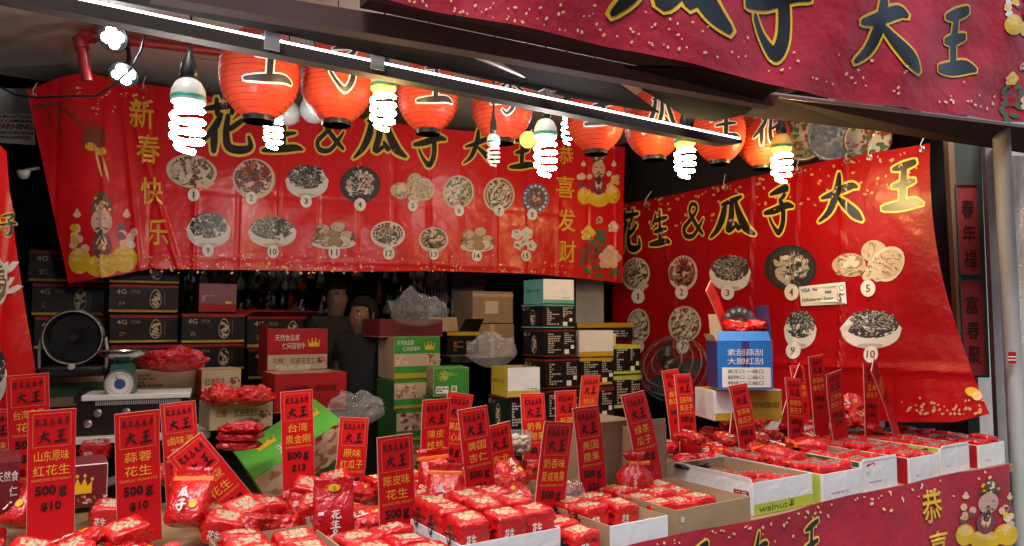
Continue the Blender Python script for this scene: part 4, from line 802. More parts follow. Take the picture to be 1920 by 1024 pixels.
t, w_, h_ = carton('candy_carton', 'red open carton with a yellow crown above the nut picture, left of the standing man', 500, 616, 617, 705, 4.6, .24, ('rcard', 'rcard', 'rcard'), [('F', 'rect', .01, .99, .12, .44, 'tan'), ('F', 'text', '天然食品家', .12, .52, .74, .88, 'white'), ('F', 'text', '仁间百别牛', .24, .62, .56, .70, 'white'), ('F', 'crown', .76, .68, .09, .09, 'gold'), ('F', 'text', '红糖', .10, .26, .26, .38, 'redseed'), ('F', 'text', '红皮花生仁', .38, .80, .24, .38, 'ink'), ('F', 'nuts', .12, .7, .10, .2, 30, ['nutA', 'nutB', 'cream']), ('F', 'flower', .88, .30, .08, ['redseed', 'purple', 'pink'])], True, [('L', 15, .03, 'rcard')])
carton('candy_carton', 'red open carton with black lettering behind the TAIWAN sign', 514, 652, 702, 775, 4.1, .3, ('rcard', 'rcard', 'rcard'), [('F', 'text', '轻酸饱满', .16, .46, .52, .68, 'ink'), ('F', 'text', '轻甜持香', .55, .86, .52, .68, 'ink')], True, [])
carton('candy_carton', 'tan printed carton with red bags in it, behind the leaning sign', 392, 516, 760, 808, 3.6, .26, ('tan', 'tan', 'tan'), [('F', 'text', '红糖', .10, .26, .50, .76, 'redseed'), ('F', 'text', '红皮花生仁', .38, .78, .48, .78, 'ink'), ('F', 'nuts', .3, .8, .08, .36, 40, ['nutC', 'nutA', 'purple']), ('F', 'flower', .86, .5, .10, ['redseed', 'purple', 'pink'])], True)
carton('candy_carton', 'small carton with a dark flower print above the red bags at the left', 376, 456, 694, 752, 4.2, .22, ('tan', 'rcard', 'tan'), [('F', 'rect', .0, 1, .02, .3, 'brownp'), ('F', 'text', '红皮花生', .1, .6, .5, .72, 'ink'), ('F', 'nuts', .05, .7, .06, .34, 40, ['nutC', 'nutA', 'purple']), ('F', 'flower', .82, .6, .14, ['redseed', 'purple', 'pink'])])
carton('brown_carton', 'brown carton with a green band below the round fan', 84, 200, 706, 765, 4.05, .24, ('card', 'card', 'card'), [('F', 'rect', .0, 1, .32, .78, 'dgreen'), ('F', 'egg', .14, .55, .10, .2, 'green'), ('F', 'text', 'organic', .6, .85, .52, .62, 'green')])
carton('brown_carton', 'long brown carton with faint lettering behind the green scale', 246, 378, 698, 772, 4.15, .24, ('card', 'card', 'card'), [('F', 'rect', .0, 1, .02, .36, 'dgreen'), ('F', 'lines', .08, .45, .6, .95, 4, 'brownp')])
# right of the people
carton('green_carton', 'green carton with a yellow crown and white lettering under the clear bag', 738, 826, 632, 712, 4.6, .28, ('gcard', 'cardin', 'gcard'), [('F', 'rect', .01, .99, .30, .60, 'tan'), ('F', 'text', '天然食品家', .06, .42, .80, .92, 'white'), ('F', 'text', '仁间宫保牛', .18, .56, .66, .77, 'white'), ('F', 'crown', .76, .76, .10, .09, 'gold'), ('F', 'nuts', .02, .3, .36, .56, 20, ['pink', 'nutC', 'cream']), ('F', 'nuts', .7, .98, .36, .56, 20, ['redseed', 'nutC', 'pink']), ('F', 'rect', .01, .99, .02, .14, 'ycard')])
carton('candy_carton', 'dark red open carton under the clear plastic bag at the back', 712, 830, 598, 632, 4.65, .28, ('mcard', 'mcard', 'mcard'), [('F', 'text', '轻甜持香', .3, .6, .3, .6, 'mcard')], True, [])
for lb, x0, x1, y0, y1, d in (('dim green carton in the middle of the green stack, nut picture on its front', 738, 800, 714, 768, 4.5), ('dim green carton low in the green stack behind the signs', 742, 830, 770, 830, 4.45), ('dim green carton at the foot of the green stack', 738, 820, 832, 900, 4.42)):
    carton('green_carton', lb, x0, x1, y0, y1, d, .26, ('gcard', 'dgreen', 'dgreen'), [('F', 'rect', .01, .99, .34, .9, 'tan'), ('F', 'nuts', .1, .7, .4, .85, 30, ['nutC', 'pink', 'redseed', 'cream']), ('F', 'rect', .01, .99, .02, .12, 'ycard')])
carton('green_carton', 'bright green carton with a white barcode label, nut picture on its side', 812, 880, 690, 745, 4.2, .22, ('gcard', 'cardin', 'gcard'), [('L', 'nuts', .1, .9, .3, .95, 60, ['nutC', 'pink', 'cream', 'redseed']), ('L', 'rect', 0, 1, .02, .26, 'dgreen'), ('F', 'rect', .08, .42, .12, .36, 'white'), ('F', 'lines', .1, .4, .16, .32, 2, 'ink'), ('F', 'rect', .5, .66, .16, .38, 'white'), ('F', 'rect', .53, .63, .2, .34, 'gcard'), ('F', 'lines', .3, .9, .66, .9, 4, 'ygcard'), ('F', 'egg', .28, .72, .14, .18, 'ygcard')], yaw=R(18))
carton('green_carton', 'green carton directly beneath the bright green one', 808, 886, 748, 800, 4.22, .24, ('gcard', 'dgreen', 'gcard'), [('L', 'nuts', .1, .9, .3, .95, 40, ['nutC', 'pink', 'cream'])], yaw=R(18))
carton('seed_carton', 'open black carton with a mustard rim between the two clear bags', 838, 898, 622, 668, 5.0, .28, ('bcard', 'bcard', 'bcard'), [('F', 'rect', .0, 1, .84, .98, 'ycard'), ('F', 'lines', .2, .5, .2, .6, 6, 'nutC'), ('F', 'lines', .6, .9, .2, .6, 6, 'seedL')], True, [('R', 30, .10, 'bcard'), ('B', 10, .10, 'cardin')])
PRT = [('F', 'lines', .12, .5, .12, .88, 9, 'seedL'), ('F', 'lines', .62, .92, .45, .9, 6, 'seedL'), ('F', 'rect', .62, .76, .08, .26, 'white'), ('F', 'rect', .82, .92, .28, .42, 'white'), ('L', 'egg', .55, .45, .12, .34, 'nutA'), ('L', 'text', '4G', .06, .18, .76, .90, 'cream'), ('L', 'text', '二牙', .24, .36, .78, .88, 'cream')]
carton('tray_carton', 'open mustard carton with a white inner flap folded over its front', 952, 1012, 690, 746, 3.95, .24, ('wcard', 'ycard', 'ycard'), [('F', 'rect', 0, 1, .02, .22, 'ycard'), ('F', 'lines', .6, .9, .26, .3, 1, 'seedD'), ('L', 'text', '品质饱满', .1, .42, .44, .58, 'brownp'), ('L', 'text', '松子脆香', .5, .82, .44, .58, 'brownp')], True, yaw=R(25))
carton('seed_carton', 'black printed carton carrying the open mustard carton', 952, 1014, 748, 808, 3.96, .25, KB, PRT, yaw=R(25), group='black printed cartons stacked in the middle')
carton('tray_carton', 'open teal carton with a white front flap on top of the tall black stack', 1019, 1076, 523, 569, 4.5, .22, ('wcard', 'tcard', 'tcard'), [('F', 'rect', 0, 1, .02, .16, 'tcard'), ('F', 'lines', .6, .9, .22, .26, 1, 'seedD'), ('L', 'text', '品质饱满', .12, .44, .46, .62, 'brownp'), ('L', 'text', '松子脆香', .52, .84, .46, .62, 'brownp')], True)
for lb, x0, x1, y0, y1, d, bd in (('black carton with teal bands directly under the teal carton', 1018, 1077, 571, 615, 4.5, 'tcard'), ('black carton with maroon bands, third from the top of the tall stack', 1020, 1080, 619, 669, 4.48, 'mcard'), ('black carton with maroon bands near the foot of the tall stack', 1022, 1085, 675, 730, 4.46, 'mcard'), ('black carton at the foot of the tall stack behind the signs', 1022, 1086, 734, 790, 4.45, 'mcard')):
    carton('seed_carton', lb, x0, x1, y0, y1, d, .23, ('bcard', 'bcard', bd), PRT + [('F', 'rect', 0, 1, .94, 1, bd), ('F', 'rect', 0, 1, 0, .05, bd), ('L', 'rect', 0, 1, .94, 1, bd), ('L', 'rect', 0, 1, 0, .05, bd)], group='black printed cartons stacked in the middle')
carton('tray_carton', 'open carton with a white flap and mustard foot beside the tall black stack', 1086, 1149, 620, 670, 4.7, .24, ('wcard', 'wcard', 'ycard'), [('F', 'rect', 0, 1, .02, .2, 'ycard')], True)
for lb, x0, x1, y0, y1, d, bd in (('black carton with a mustard band below the white flap carton', 1087, 1152, 672, 724, 4.7, 'ycard'), ('black carton low behind the light-brightened sign', 1090, 1150, 728, 790, 4.7, 'mcard'), ('dark carton with a yellow green band under the white round tub', 1150, 1200, 648, 702, 4.85, 'ygcard'), ('lower dark carton with a yellow green band beside the wire fan', 1150, 1202, 706, 766, 4.84, 'ygcard')):
    carton('seed_carton', lb, x0, x1, y0, y1, d, .24, ('bcard', 'bcard', bd), PRT[:4] + [('F', 'rect', 0, 1, .88, 1, bd), ('F', 'rect', 0, 1, 0, .10, bd)], group='black printed cartons right of the tall stack')
carton('seed_carton', 'long dark carton with a mustard lid behind the white round tub', 1082, 1186, 606, 640, 5.3, .3, ('bcard', 'bcard', 'ycard'), [('F', 'rect', 0, 1, .75, 1, 'ycard'), ('F', 'lines', .6, .9, .2, .6, 3, 'seedL')])
c = P(1155, 648, 4.85); t = thing('plastic_tub', 'white round lidded tub on the dark cartons', 'tub', c + N * .1); m = MB(); m.lathe([(.062, 0), (.066, .06), (.07, .062), (.07, .075), (.06, .078), (0, .079)], M['white'], wob=None); m.build('tub', t, local=True, smooth=True, split=40)
carton('brown_carton', 'upper plain brown carton in the dim back with a pale label', 886, 962, 546, 606, 5.6, .3, ('card', 'card', 'card'), [('F', 'rect', .30, .62, .3, .7, 'cream'), ('F', 'rect', 0, 1, .84, .93, 'tan')])
carton('brown_carton', 'lower plain brown carton in the dim back', 882, 964, 608, 672, 5.55, .32, ('card', 'card', 'card'), [('F', 'rect', .44, .54, .0, 1, 'tan')])
m = MB(); m.slab([P(868, 505, 6.4), P(915, 505, 6.4), P(905, 560, 6.4), P(898, 640, 6.4), P(868, 640, 6.4)], Vector((0, .02, 0)), M['mcard']); single(m, 'cloth', 'dark red cloth hanging in the dim back beside the tiles', 'cloth')
m = MB(); m.slab([P(846, 490, 6.6), P(884, 490, 6.6), P(884, 680, 6.6), P(846, 680, 6.6)], Vector((0, .03, 0)), M['tile'])
for k in range(7): m.slab([P(846, 512 + k * 22, 6.595), P(884, 512 + k * 22, 6.595), P(884, 513.5 + k * 22, 6.595), P(846, 513.5 + k * 22, 6.595)], Vector((0, .002, 0)), M['black'])
m.slab([P(865, 490, 6.593), P(866.5, 490, 6.593), P(866.5, 680, 6.593), P(865, 680, 6.593)], Vector((0, .002, 0)), M['black']); single(m, 'tiled_pier', 'narrow grey tiled pier in the dim back', 'pier')
m = MB(); m.slab([P(1080, 420, 6.2), P(1132, 420, 6.2), P(1132, 760, 6.2), P(1080, 760, 6.2)], Vector((0, .2, 0)), M['greymetal']); single(m, 'pillar', 'grey pillar behind the right end of the back banner', 'pillar')
# blue box group on the right
carton('tray_carton', 'mustard and white carton under the blue box', 1340, 1462, 733, 790, 4.15, .26, ('ycard', 'wcard', 'ycard'), [('F', 'text', '轻轻酸甜', .55, .95, .4, .6, 'brownp'), ('F', 'rect', .0, .38, .25, .99, 'wcard')], yaw=R(10))
t, w_, h_ = carton('blue_carton', 'bright blue open carton with white lettering and a grade label', 1346, 1446, 640, 731, 4.1, .22, ('bluecard', 'purcard', 'bluecard'), [('F', 'text', '素刮蒜刮', .18, .82, .70, .84, 'white'), ('F', 'text', '大脚红刮', .18, .82, .52, .66, 'white'), ('F', 'rect', .08, .96, .05, .46, 'white'), ('F', 'text', '疯王口 一级口', .18, .82, .34, .42, 'ink'), ('F', 'text', '超特口 二级口', .18, .82, .22, .30, 'ink'), ('F', 'text', '特级口 三级口', .18, .82, .10, .18, 'ink'), ('F', 'rect', .44, .58, .46, 1.0, 'purcard')], True, [('F', -28, .06, 'bluecard'), ('R', -4, .20, 'purcard'), ('L', 25, .04, 'tan')], yaw=R(2))
m = MB(); m.slab([P(1328, 590, 4.5), P(1356, 588, 4.5), P(1362, 640, 4.5), P(1334, 644, 4.5)], Vector((0, .004, 0)), M['tan']); single(m, 'card_sheet', 'tan card flap standing behind the blue carton', 'card')
# ------------------------------------------------------------------ fan, scale, rack
c = P(136, 706, 4.0); t = thing('desk_fan', 'black round desk fan with a white ring on the brown carton', 'fan', c)
T = Matrix.Translation(c) @ Matrix.Rotation(R(18), 4, 'Z'); r_ = 50 / F * 4.0; cz = 72 / F * 4.0
m = MB(); m.lathe([(.0, .1), (r_ * .7, .09), (r_ * 1.02, .03), (r_ * 1.06, -.02), (r_ * .98, -.03), (r_ * .9, -.02), (r_ * .84, .03), (0, .04)], M['black'], T=T @ Matrix.Translation((0, 0, cz)) @ Matrix.Rotation(R(90), 4, 'X') @ Matrix.Scale(-1, 4, (0, 0, 1)), seg=40); m.build('housing', t, smooth=True, split=40)
m = MB(); m.tube([T @ Vector((r_ * .98 * math.cos(a), -.032, cz + r_ * .98 * math.sin(a))) for a in [k * .1309 for k in range(49)]], .0032, M['greymetal'], 6); m.build('ring', t, smooth=True)
m = MB()
for k in range(26): a = k * .2417; m.tube([T @ Vector((.02 * math.cos(a), -.012, cz + .02 * math.sin(a))), T @ Vector((r_ * .55 * math.cos(a + .25), -.022, cz + r_ * .55 * math.sin(a + .25))), T @ Vector((r_ * .95 * math.cos(a + .4), -.022, cz + r_ * .95 * math.sin(a + .4)))], .0015, M['black'], 4)
m.lathe([(0, .03), (.02, .028), (.03, .01)], M['black'], T=T @ Matrix.Translation((0, 0, cz)) @ Matrix.Rotation(R(90), 4, 'X'), seg=16); m.build('grille', t)
m = MB(); m.box(-.15, .15, -.045, .1, .0, .055, M['black'], T, .012); m.lathe([(.018, 0), (.016, .012), (0, .014)], M['globe'], T=T @ Matrix.Translation((.005, -.05, .055)) @ Matrix.Rotation(R(90), 4, 'X'), seg=16); m.build('base', t, smooth=True, split=30)
for s in (-1, 1): m = MB(); m.tube([T @ Vector((s * r_ * 1.1, 0, .04)), T @ Vector((s * r_ * 1.12, 0, cz * .7)), T @ Vector((s * r_ * 1.04, 0, cz))], .009, M['greymetal'], 8); m.build('arm', t, smooth=True)
c = P(228, 748, 3.75); T = Matrix.Translation(c) @ Matrix.Rotation(R(16), 4, 'Z'); t = thing('kitchen_scale', 'green dial scale with a steel pan and white dial on the white rack', 'scale', c)
hs = .105
m = MB(); m.slab([T @ Vector(p) for p in ((-.085, -.04, .0), (.085, -.04, 0), (.085, -.04, .012), (.06, -.04, .03), (.045, -.04, .17), (-.045, -.04, .17), (-.06, -.04, .03), (-.085, -.04, .012))], (T.to_3x3() @ Vector((0, .1, 0))), M['scaleg']); m.build('housing', t)
m = MB(); Tm = T @ Matrix.Translation((0, -.045, .078)) @ Matrix.Rotation(R(90), 4, 'X'); m.lathe([(.072, -.004), (.072, .010), (.064, .010), (.062, .005), (0, .005)], M['chrome'], T=Tm, seg=32); m.build('bezel', t, smooth=True, split=30)
m = MB(); m.lathe([(.062, .0062), (0, .0066)], M['white'], T=Tm, seg=32); m.build('dial', t)
m = MB(); m.lathe([(.026, .0072), (0, .0074)], M['ink_blue'], T=Tm, seg=20)
for k in range(24): a = k * .2618; m.box(.046, .056, -.0012, .0012, .0072, .0078, M['ink'], Tm @ Matrix.Rotation(a, 4, 'Z'))
m.box(-.002, .002, .0, .045, .008, .009, M['redseed'], Tm @ Matrix.Rotation(.4, 4, 'Z')); m.build('dial_marks', part(t, 'dial'))
m = MB(); m.lathe([(.02, .17), (.035, .19), (.06, .205), (.11, .225), (.118, .242), (.122, .243), (.112, .222), (.06, .2)], M['steel'], T=T, seg=36); m.build('pan', t, smooth=True, split=60)
m = MB(); m.box(-.04, .04, -.03, .05, .165, .178, M['scaleg'], T); m.box(-.004, .004, -.004, .004, .17, .2, M['steel'], T); m.build('yoke', t)
t = thing('metal_rack', 'white metal rack with a black panel of round knobs below the scale', 'rack', P(250, 830, 3.6)); base = P(140, 832, 3.6); e = Vector((math.cos(R(22)), math.sin(R(22)), 0)); T = Matrix.Translation(base) @ Matrix.Rotation(R(22), 4, 'Z'); wr = solve_w(base, e, 362)
m = MB(); m.box(.02, wr, 0, .3, .2, .226, M['white'], T, .004); m.box(0, wr + .1, -.05, .3, .0, .03, M['white'], T, .003); m.build('shelf', t)
m = MB(); m.box(.0, wr, .02, .28, .03, .2, M['black'], T); m.box(-.01, .02, -.002, .3, .19, .23, M['black'], T); m.build('panel', t)
for k, x in enumerate((.05, .09, .21, .215, .33, .42)):
    m = MB(); m.lathe([(.019, -.004), (.019, .012), (.012, .02), (0, .021)], M['chrome'], T=T @ Matrix.Translation((x, .018, .09 + (.05 if k % 2 else 0))) @ Matrix.Rotation(R(90), 4, 'X'), seg=16); m.build('knob', t, smooth=True, split=40)
m = MB()
for k in range(40): m.box(.08 + k * (wr - .12) / 40, .08 + (k + .6) * (wr - .12) / 40, .008, .02, .176, .196, M['greymetal'], T)
m.build('vent_grille', t)
# wire-guard fan lying on the right
c = P(1262, 690, 4.9); t = thing('floor_fan', 'black wire guard fan leaning in front of the right banner', 'fan', c - Z * .2); T = Matrix.Translation(c) @ Matrix.Rotation(R(-38), 4, 'Z') @ Matrix.Rotation(R(62), 4, 'X'); r_ = .23
m = MB()
for rr, dz in ((r_, 0), (r_ * .93, .05), (r_ * .75, .085), (r_ * .45, .105), (r_ * .93, -.05), (r_ * .6, -.09)): m.tube([T @ Vector((rr * math.cos(a), rr * math.sin(a), dz)) for a in [k * .1745 for k in range(37)]], .0026, M['wire'], 4)
for k in range(48):
    a = k * .1309; m.tube([T @ Vector((q_ * r_ * math.cos(a + .1 * s), q_ * r_ * math.sin(a + .1 * s), dz)) for s, (q_, dz) in enumerate(((.15, .11), (.45, .105), (.75, .085), (.93, .05), (1, 0), (.93, -.05), (.6, -.09), (.2, -.1)))], .0014, M['black'], 4)
m.build('wire_guard', t)
m = MB(); m.lathe([(0, -.16), (.06, -.15), (.075, -.06), (.05, .09), (0, .1)], M['black'], T=T, seg=20); m.build('motor', t, smooth=True)
m = MB()
for k in range(3):
    Tb = T @ Matrix.Rotation(k * 2.094, 4, 'Z'); m.add([Tb @ Vector(p) for p in ((.03, -.02, .02), (.19, -.07, .035), (.2, .06, -.02), (.12, .09, -.03), (.03, .04, -.02))], [(0, 1, 2, 3, 4)], M['blackm'])
m.build('blades', t)
m = MB(); m.tube([c, c + Vector((.0, .06, -.35)), c + Vector((0, .06, -.85))], .02, M['black'], 8); m.build('stand', t)
# ------------------------------------------------------------------ clear bags and loose red bags in the back
def crumple(name, label, x, y, d, sx, sy, sz, mt, seed, cat='bag', lobes=True):
    c = P(x, y, d); t = thing(name, label, cat, c); m = MB(); vs = []; fs = []; nu, nv = (26, 14) if mt == 'poly' else (44, 24)
    for j in range(nv + 1):
        for i in range(nu):
            a = 2 * math.pi * i / nu; b = math.pi * j / nv; p = Vector((math.cos(a) * math.sin(b), math.sin(a) * math.sin(b), -math.cos(b)))
            f = 1 + .25 * noise.noise(p * 1.7 + Vector((seed, 0, 0))) + .26 * abs(noise.noise(p * 3.3 + Vector((0, seed, 0)))) + .16 * abs(noise.noise(p * 7.5 + Vector((seed, seed, 0))))
            q = Vector((p.x * sx * f, p.y * sy * f, (p.z + 1) * sz * f)); 
            if lobes and p.z > .1: q.z *= 1 + .45 * abs(math.cos(a)) * p.z - .3 * p.z
            vs.append(q)
    for j in range(nv):
        for i in range(nu): fs.append((j * nu + i, j * nu + (i + 1) % nu, (j + 1) * nu + (i + 1) % nu, (j + 1) * nu + i))
    m.add(vs, fs, M[mt]); m.build('film', t, local=True, smooth=mt == 'bcard'); return t
crumple('plastic_bag', 'large crumpled clear bag lying on the dark red carton behind the green boxes', 784, 612, 4.62, .17, .1, .085, 'poly', 1.3)
crumple('plastic_bag', 'crumpled clear bag beside the mustard carton', 922, 690, 4.15, .12, .09, .085, 'poly', 4.1, lobes=False)
crumple('plastic_bag', 'clear bag slumped behind the tilted green carton', 664, 800, 3.7, .13, .1, .075, 'poly', 7.7, lobes=False)
crumple('plastic_bag', 'clear bag standing between the macadamia sign and the cashew sign', 1072, 965, 2.95, .05, .06, .06, 'poly', 2.2, lobes=False)
crumple('red_bag', 'long red plastic bag lying on the brown carton right of the scale', 322, 698, 4.0, .17, .08, .055, 'film2', 3.3, lobes=False)
for lb, x, y, d, k in (('red bag on the left in the tan printed carton', 412, 762, 3.62, 1.1), ('red bag on the right in the tan printed carton', 476, 762, 3.68, 5.2)): crumple('red_bag', lb, x, y, d, .085, .07, .045, 'film', k, lobes=False)
for k in range(3): crumple('red_bag', ('lowest', 'middle', 'top')[k] + ' of three flat red bags piled beside the tilted green carton', 447 + k * 4, 845 - k * 16, 3.2, .085, .06, .022, 'film2', 9 + k, lobes=False)
# tilted green carton on the table
t = thing('green_carton', 'tilted green carton with peanut picture on its side, behind the TAIWAN sign', 'box', (0, 0, 0))
A, B_, D_ = P(436, 846, 3.62), P(590, 748, 3.80), P(652, 772, 3.45); Cc = P(498, 884, 3.30); ex = (B_ - A); ey = Cc - A; ex2 = ex.normalized(); nz = ex2.cross(ey).normalized(); nz = nz if nz.z > 0 else -nz; ey2 = nz.cross(ex2).normalized()
if ey2.dot(ey) < 0: ey2 = -ey2
w_, d_ = ex.length, abs(ey.dot(ey2)); h_ = .21
mx = Matrix((( *ex2, ), (*(-ey2), ), (*nz, ))).transposed(); t.location = A + ey2 * d_ - nz * h_; t.rotation_euler = mx.to_euler()
closed_parts(t, w_, d_, h_, M['tan'], M['limecard'], M['limecard']); deco(t, w_, d_, h_, [('F', 'nuts', .08, .95, .35, .95, 160, ['nutA', 'nutC', 'cream', 'nutA']), ('F', 'nuts', .6, .95, .7, .97, 30, ['nutC', 'purple', 'redseed']), ('F', 'rect', 0, 1, .02, .3, 'dgreen'), ('F', 'text', '花生', .3, .5, .06, .24, 'white'), ('T', 'crown', .30, .62, .10, .12, 'gold'), ('T', 'crown', .82, .60, .09, .12, 'gold'), ('T', 'text', '天然食品', .34, .70, .16, .40, 'white')])
# ------------------------------------------------------------------ price signs
SW = .14
def sign(label, bx, by, tx, ty, l1, l2, price='$10', en='', d=None, z=.88, w_=SW, yaw=0, ext=.05, mt='sign'):
    Bp = P(bx, by, d) if d else onz(bx, by, z); nn = Matrix.Rotation(yaw, 3, 'Z') @ N; u = Matrix.Rotation(yaw, 3, 'Z') @ U
    Tp = onpl(tx, ty, Bp, nn); up = (Tp - Bp).normalized(); H = (Tp - Bp).length + ext; x = nn.cross(up) * -1; x = x if x.dot(u) > 0 else -x
    yv = up.cross(x); mx = Matrix((tuple(x), tuple(yv), tuple(up))).transposed()
    t = thing('price_sign', label, 'price sign', Tp - up * H); t.rotation_euler = mx.to_euler(); t['group'] = 'red price signs standing among the packets'
    m = MB(); kb = rnd(-.22, .28); kt = rnd(-.10, .10); ns = 12; bend = lambda v: Vector((v.x, v.y + kb * v.z * v.z + kt * v.x * v.z, v.z))
    for q in range(ns): m.box(-w_ / 2, w_ / 2, 0, .005, H * q / ns, H * (q + 1) / ns, M['signedge'])
    for q in range(ns): za, zb = max(.001, H * q / ns), min(H - .0012, H * (q + 1) / ns); m.add([(-w_ / 2 + .0012, -.0006, za), (w_ / 2 - .0012, -.0006, za), (w_ / 2 - .0012, -.0006, zb), (-w_ / 2 + .0012, -.0006, zb)], [(0, 1, 2, 3)], M[mt])
    m.v = [bend(v) for v in m.v]; m.build('board', t, local=True)
    fn = lambda a, b: bend(Vector((a * w_, -.0022, H + b * w_)))
    def frame(z0, z1, q=.40):
        m = MB()
        for x0, x1, y0, y1 in ((-q, q, z0, z0 - .012), (-q, q, z1, z1 + .012), (-q, -q + .012, z0 - .012, z1 + .012), (q - .012, q, z0 - .012, z1 + .012)): m.add([fn(x0, y0), fn(x1, y0), fn(x1, y1), fn(x0, y1)], [(0, 1, 2, 3)], M['signor'])
        m.build('gold_border', part(t, 'board'), local=True)
    frame(-.08, -.90)
    def line(tx_, x0, x1, y0, y1, mt, bold=.03, spread=True): m = MB(); text(m, tx_, x0, x1, y0, y1, M[mt], fn, bold, spread); m.build('lettering', part(t, 'board'), local=True)
    m = MB()
    for q, ch in enumerate('花生&瓜子'): brush(m, ch, lambda x, y, o: bend(Vector(((-.36 + .15 * q + .125 * x) * w_, -.0018 - o * .3, H + (-.37 + .17 * y + .012 * math.sin(q * 2)) * w_))), M['ink'], None, fat=1.25, d0=.0)
    m.build('brush_heading', part(t, 'board'), local=True); m = MB()
    for q, ch in enumerate('大王'): brush(m, ch, lambda x, y, o: bend(Vector(((-.30 + .34 * q + .28 * x) * w_, -.0018 - o * .3, H + (-.80 + .31 * y) * w_))), M['ink'], None, fat=1.3, d0=.0)
    m.build('brush_name', part(t, 'board'), local=True)
    if l1: q = .36 if len(l1) > 2 else .30; line(l1, -q, q, -1.25, -1.0, 'signgold', .0)
    if l2: q = .38 if len(l2) > 2 else .30; line(l2, -q, q, -1.60, -1.35, 'signgold', .0)
    if en: line(en, -.42, .42, -1.74, -1.67, 'signor', .02, False)
    if H / w_ > 2.0: line('500', -.34, .10, -2.08, -1.84, 'ink', .04, False); line('g', .14, .33, -2.14, -1.89, 'ink', .02, False)
    if H / w_ > 2.4 and price: line(price, -.21, .21, -2.48, -2.24, 'ink', .03, False)
    return t
SG = [
 ('large price sign for $10 Shandong red peanuts at the left front', 95, 1000, 98, 766, '山东原味', '红花生', '$10', 'SHANDONG RED PEANUT'),
 ('price sign for $10 garlic peanuts, second large sign from the left', 262, 992, 255, 770, '蒜蓉', '花生', '$10', 'GARLIC PEANUTS'),
 ('price sign for Taiwan peanuts below the left side banner', 58, 900, 52, 701, '台湾0号', '花生', '$10', 'TAIWAN PEANUT'),
 ('price sign mostly cut off by the left edge', -14, 920, -6, 768, '原味', '花生', '$10', ''),
 ('price sign for braised flavour peanuts above the leaning sign', 345, 925, 336, 756, '卤味源', '花生', '$10', 'BRAISED PEANUT'),
 ('price sign leaning far over, for bamboo cane peanuts', 455, 965, 350, 838, '竹蔗', '花生', '', 'SUGARCANE PEANUT'),
 ('price sign for $13 Taiwan black king kong in front of the tilted green carton', 561, 919, 557, 733, '台湾', '黑金刚', '$13', 'TAIWAN BLACK KING KONG'),
 ('price sign for original red melon seeds beside the clear bag', 655, 905, 669, 784, '原味', '红瓜子', '$10', 'ORIGINAL RED SEEDS'),
 ('price sign for orange peel peanuts in the middle foreground', 746, 982, 742, 817, '陈皮味', '花生', '$10', 'ORANGE PEEL PEANUT'),
 ('price sign for thin skin walnuts, half hidden at the back', 815, 905, 813, 747, '薄皮', '核桃', '$20', 'WALNUT'),
 ('price sign for $20 American pistachio, leaning right', 838, 892, 862, 737, '美国', '开心果', '$20', 'AMERICAN PISTACHIO'),
 ('price sign for $20 American almond behind the almond tray', 903, 928, 889, 765, '美国', '杏仁', '$20', 'AMERICAN ALMOND'),
 ('price sign for northeast pine nuts tucked behind the almond sign', 945, 905, 931, 795, '东北', '松子', '$20', 'PINE NUT'),
 ('price sign for milk pecans in front of the jar of pale nuts', 1003, 880, 1006, 739, '奶香', '碧根果', '$20', 'MILK PECAN'),
 ('price sign for $20 milk macadamia in front of the clear bag', 1030, 962, 1043, 790, '奶香味', '夏威夷果', '$20', 'MACADAMIA NUT'),
 ('price sign for Xinjiang walnuts behind the brown carton', 1062, 860, 1063, 733, '新疆', '核桃', '$20', 'XINJIANG WALNUT'),
 ('bright orange red price sign standing highest in the middle', 1100, 845, 1099, 703, '特级', '核桃', '$20', ''),
 ('price sign for $20 American cashew behind the red packets', 1114, 928, 1107, 764, '美国', '腰果', '$20', 'AMERICAN CASHEW'),
 ('price sign for $10 green tea melon seeds behind the tied red bag', 1222, 912, 1203, 739, '绿茶', '瓜子', '$10', 'GREEN TEA SEEDS'),
 ('price sign half hidden behind the five spice sign', 1275, 835, 1263, 694, '酱香', '黑瓜子', '$10', ''),
 ('price sign for $10 five spice melon seeds left of the blue carton', 1292, 850, 1288, 702, '五香风味', '黑瓜子', '$10', 'FIVE SPICE SEEDS'),
 ('price sign for $10 liquorice melon seeds in front of the blue carton', 1407, 864, 1394, 722, '甘草味', '黑瓜子', '$10', 'LIQUORICE SEEDS'),
 ('price sign leaning left behind the liquorice sign', 1372, 850, 1392, 720, '原味', '黑瓜子', '$10', ''),
 ('price sign leaning left behind the walnut flavour sign', 1462, 826, 1492, 690, '焦糖味', '葵花子', '$10', ''),
 ('price sign for $10 walnut flavour sunflower seeds', 1493, 842, 1500, 710, '核桃味', '葵花子', '$10', 'WALNUT SEEDS'),
 ('dark price sign standing upright behind the walnut flavour sign', 1508, 815, 1505, 686, '绿茶味', '葵花子', '$10', ''),
 ('tall price sign standing behind the red date sign', 1542, 815, 1529, 667, '奶油味', '葵花子', '$10', ''),
 ('price sign for $10 red date sunflower seeds, leaning left at its top', 1578, 830, 1554, 697, '红枣味', '葵花子', '$10', 'RED DATE SEEDS'),
 ('left of the two price signs below dish ten', 1636, 815, 1634, 681, '五香', '葵花子', '$10', ''),
 ('right of the two price signs below dish ten, leaning', 1682, 815, 1652, 684, '海盐味', '葵花子', '$10', '')]
for i, a in enumerate(SG):
    k = {}
    if i == 2: k = dict(d=2.95)
    if i == 16: k = dict(w_=.13, mt='hotsign')  # light falling on this sign is painted into its brighter card
    if i >= 19: k = dict(w_=.125, yaw=R(-4))
    if i in (22, 23, 29): k = dict(w_=.115, yaw=R(18))
    if i >= 26: k['d'] = 4.2 if i == 27 else 4.3
    if i == 5: k = dict(ext=.14)
    sign(*a, **k)
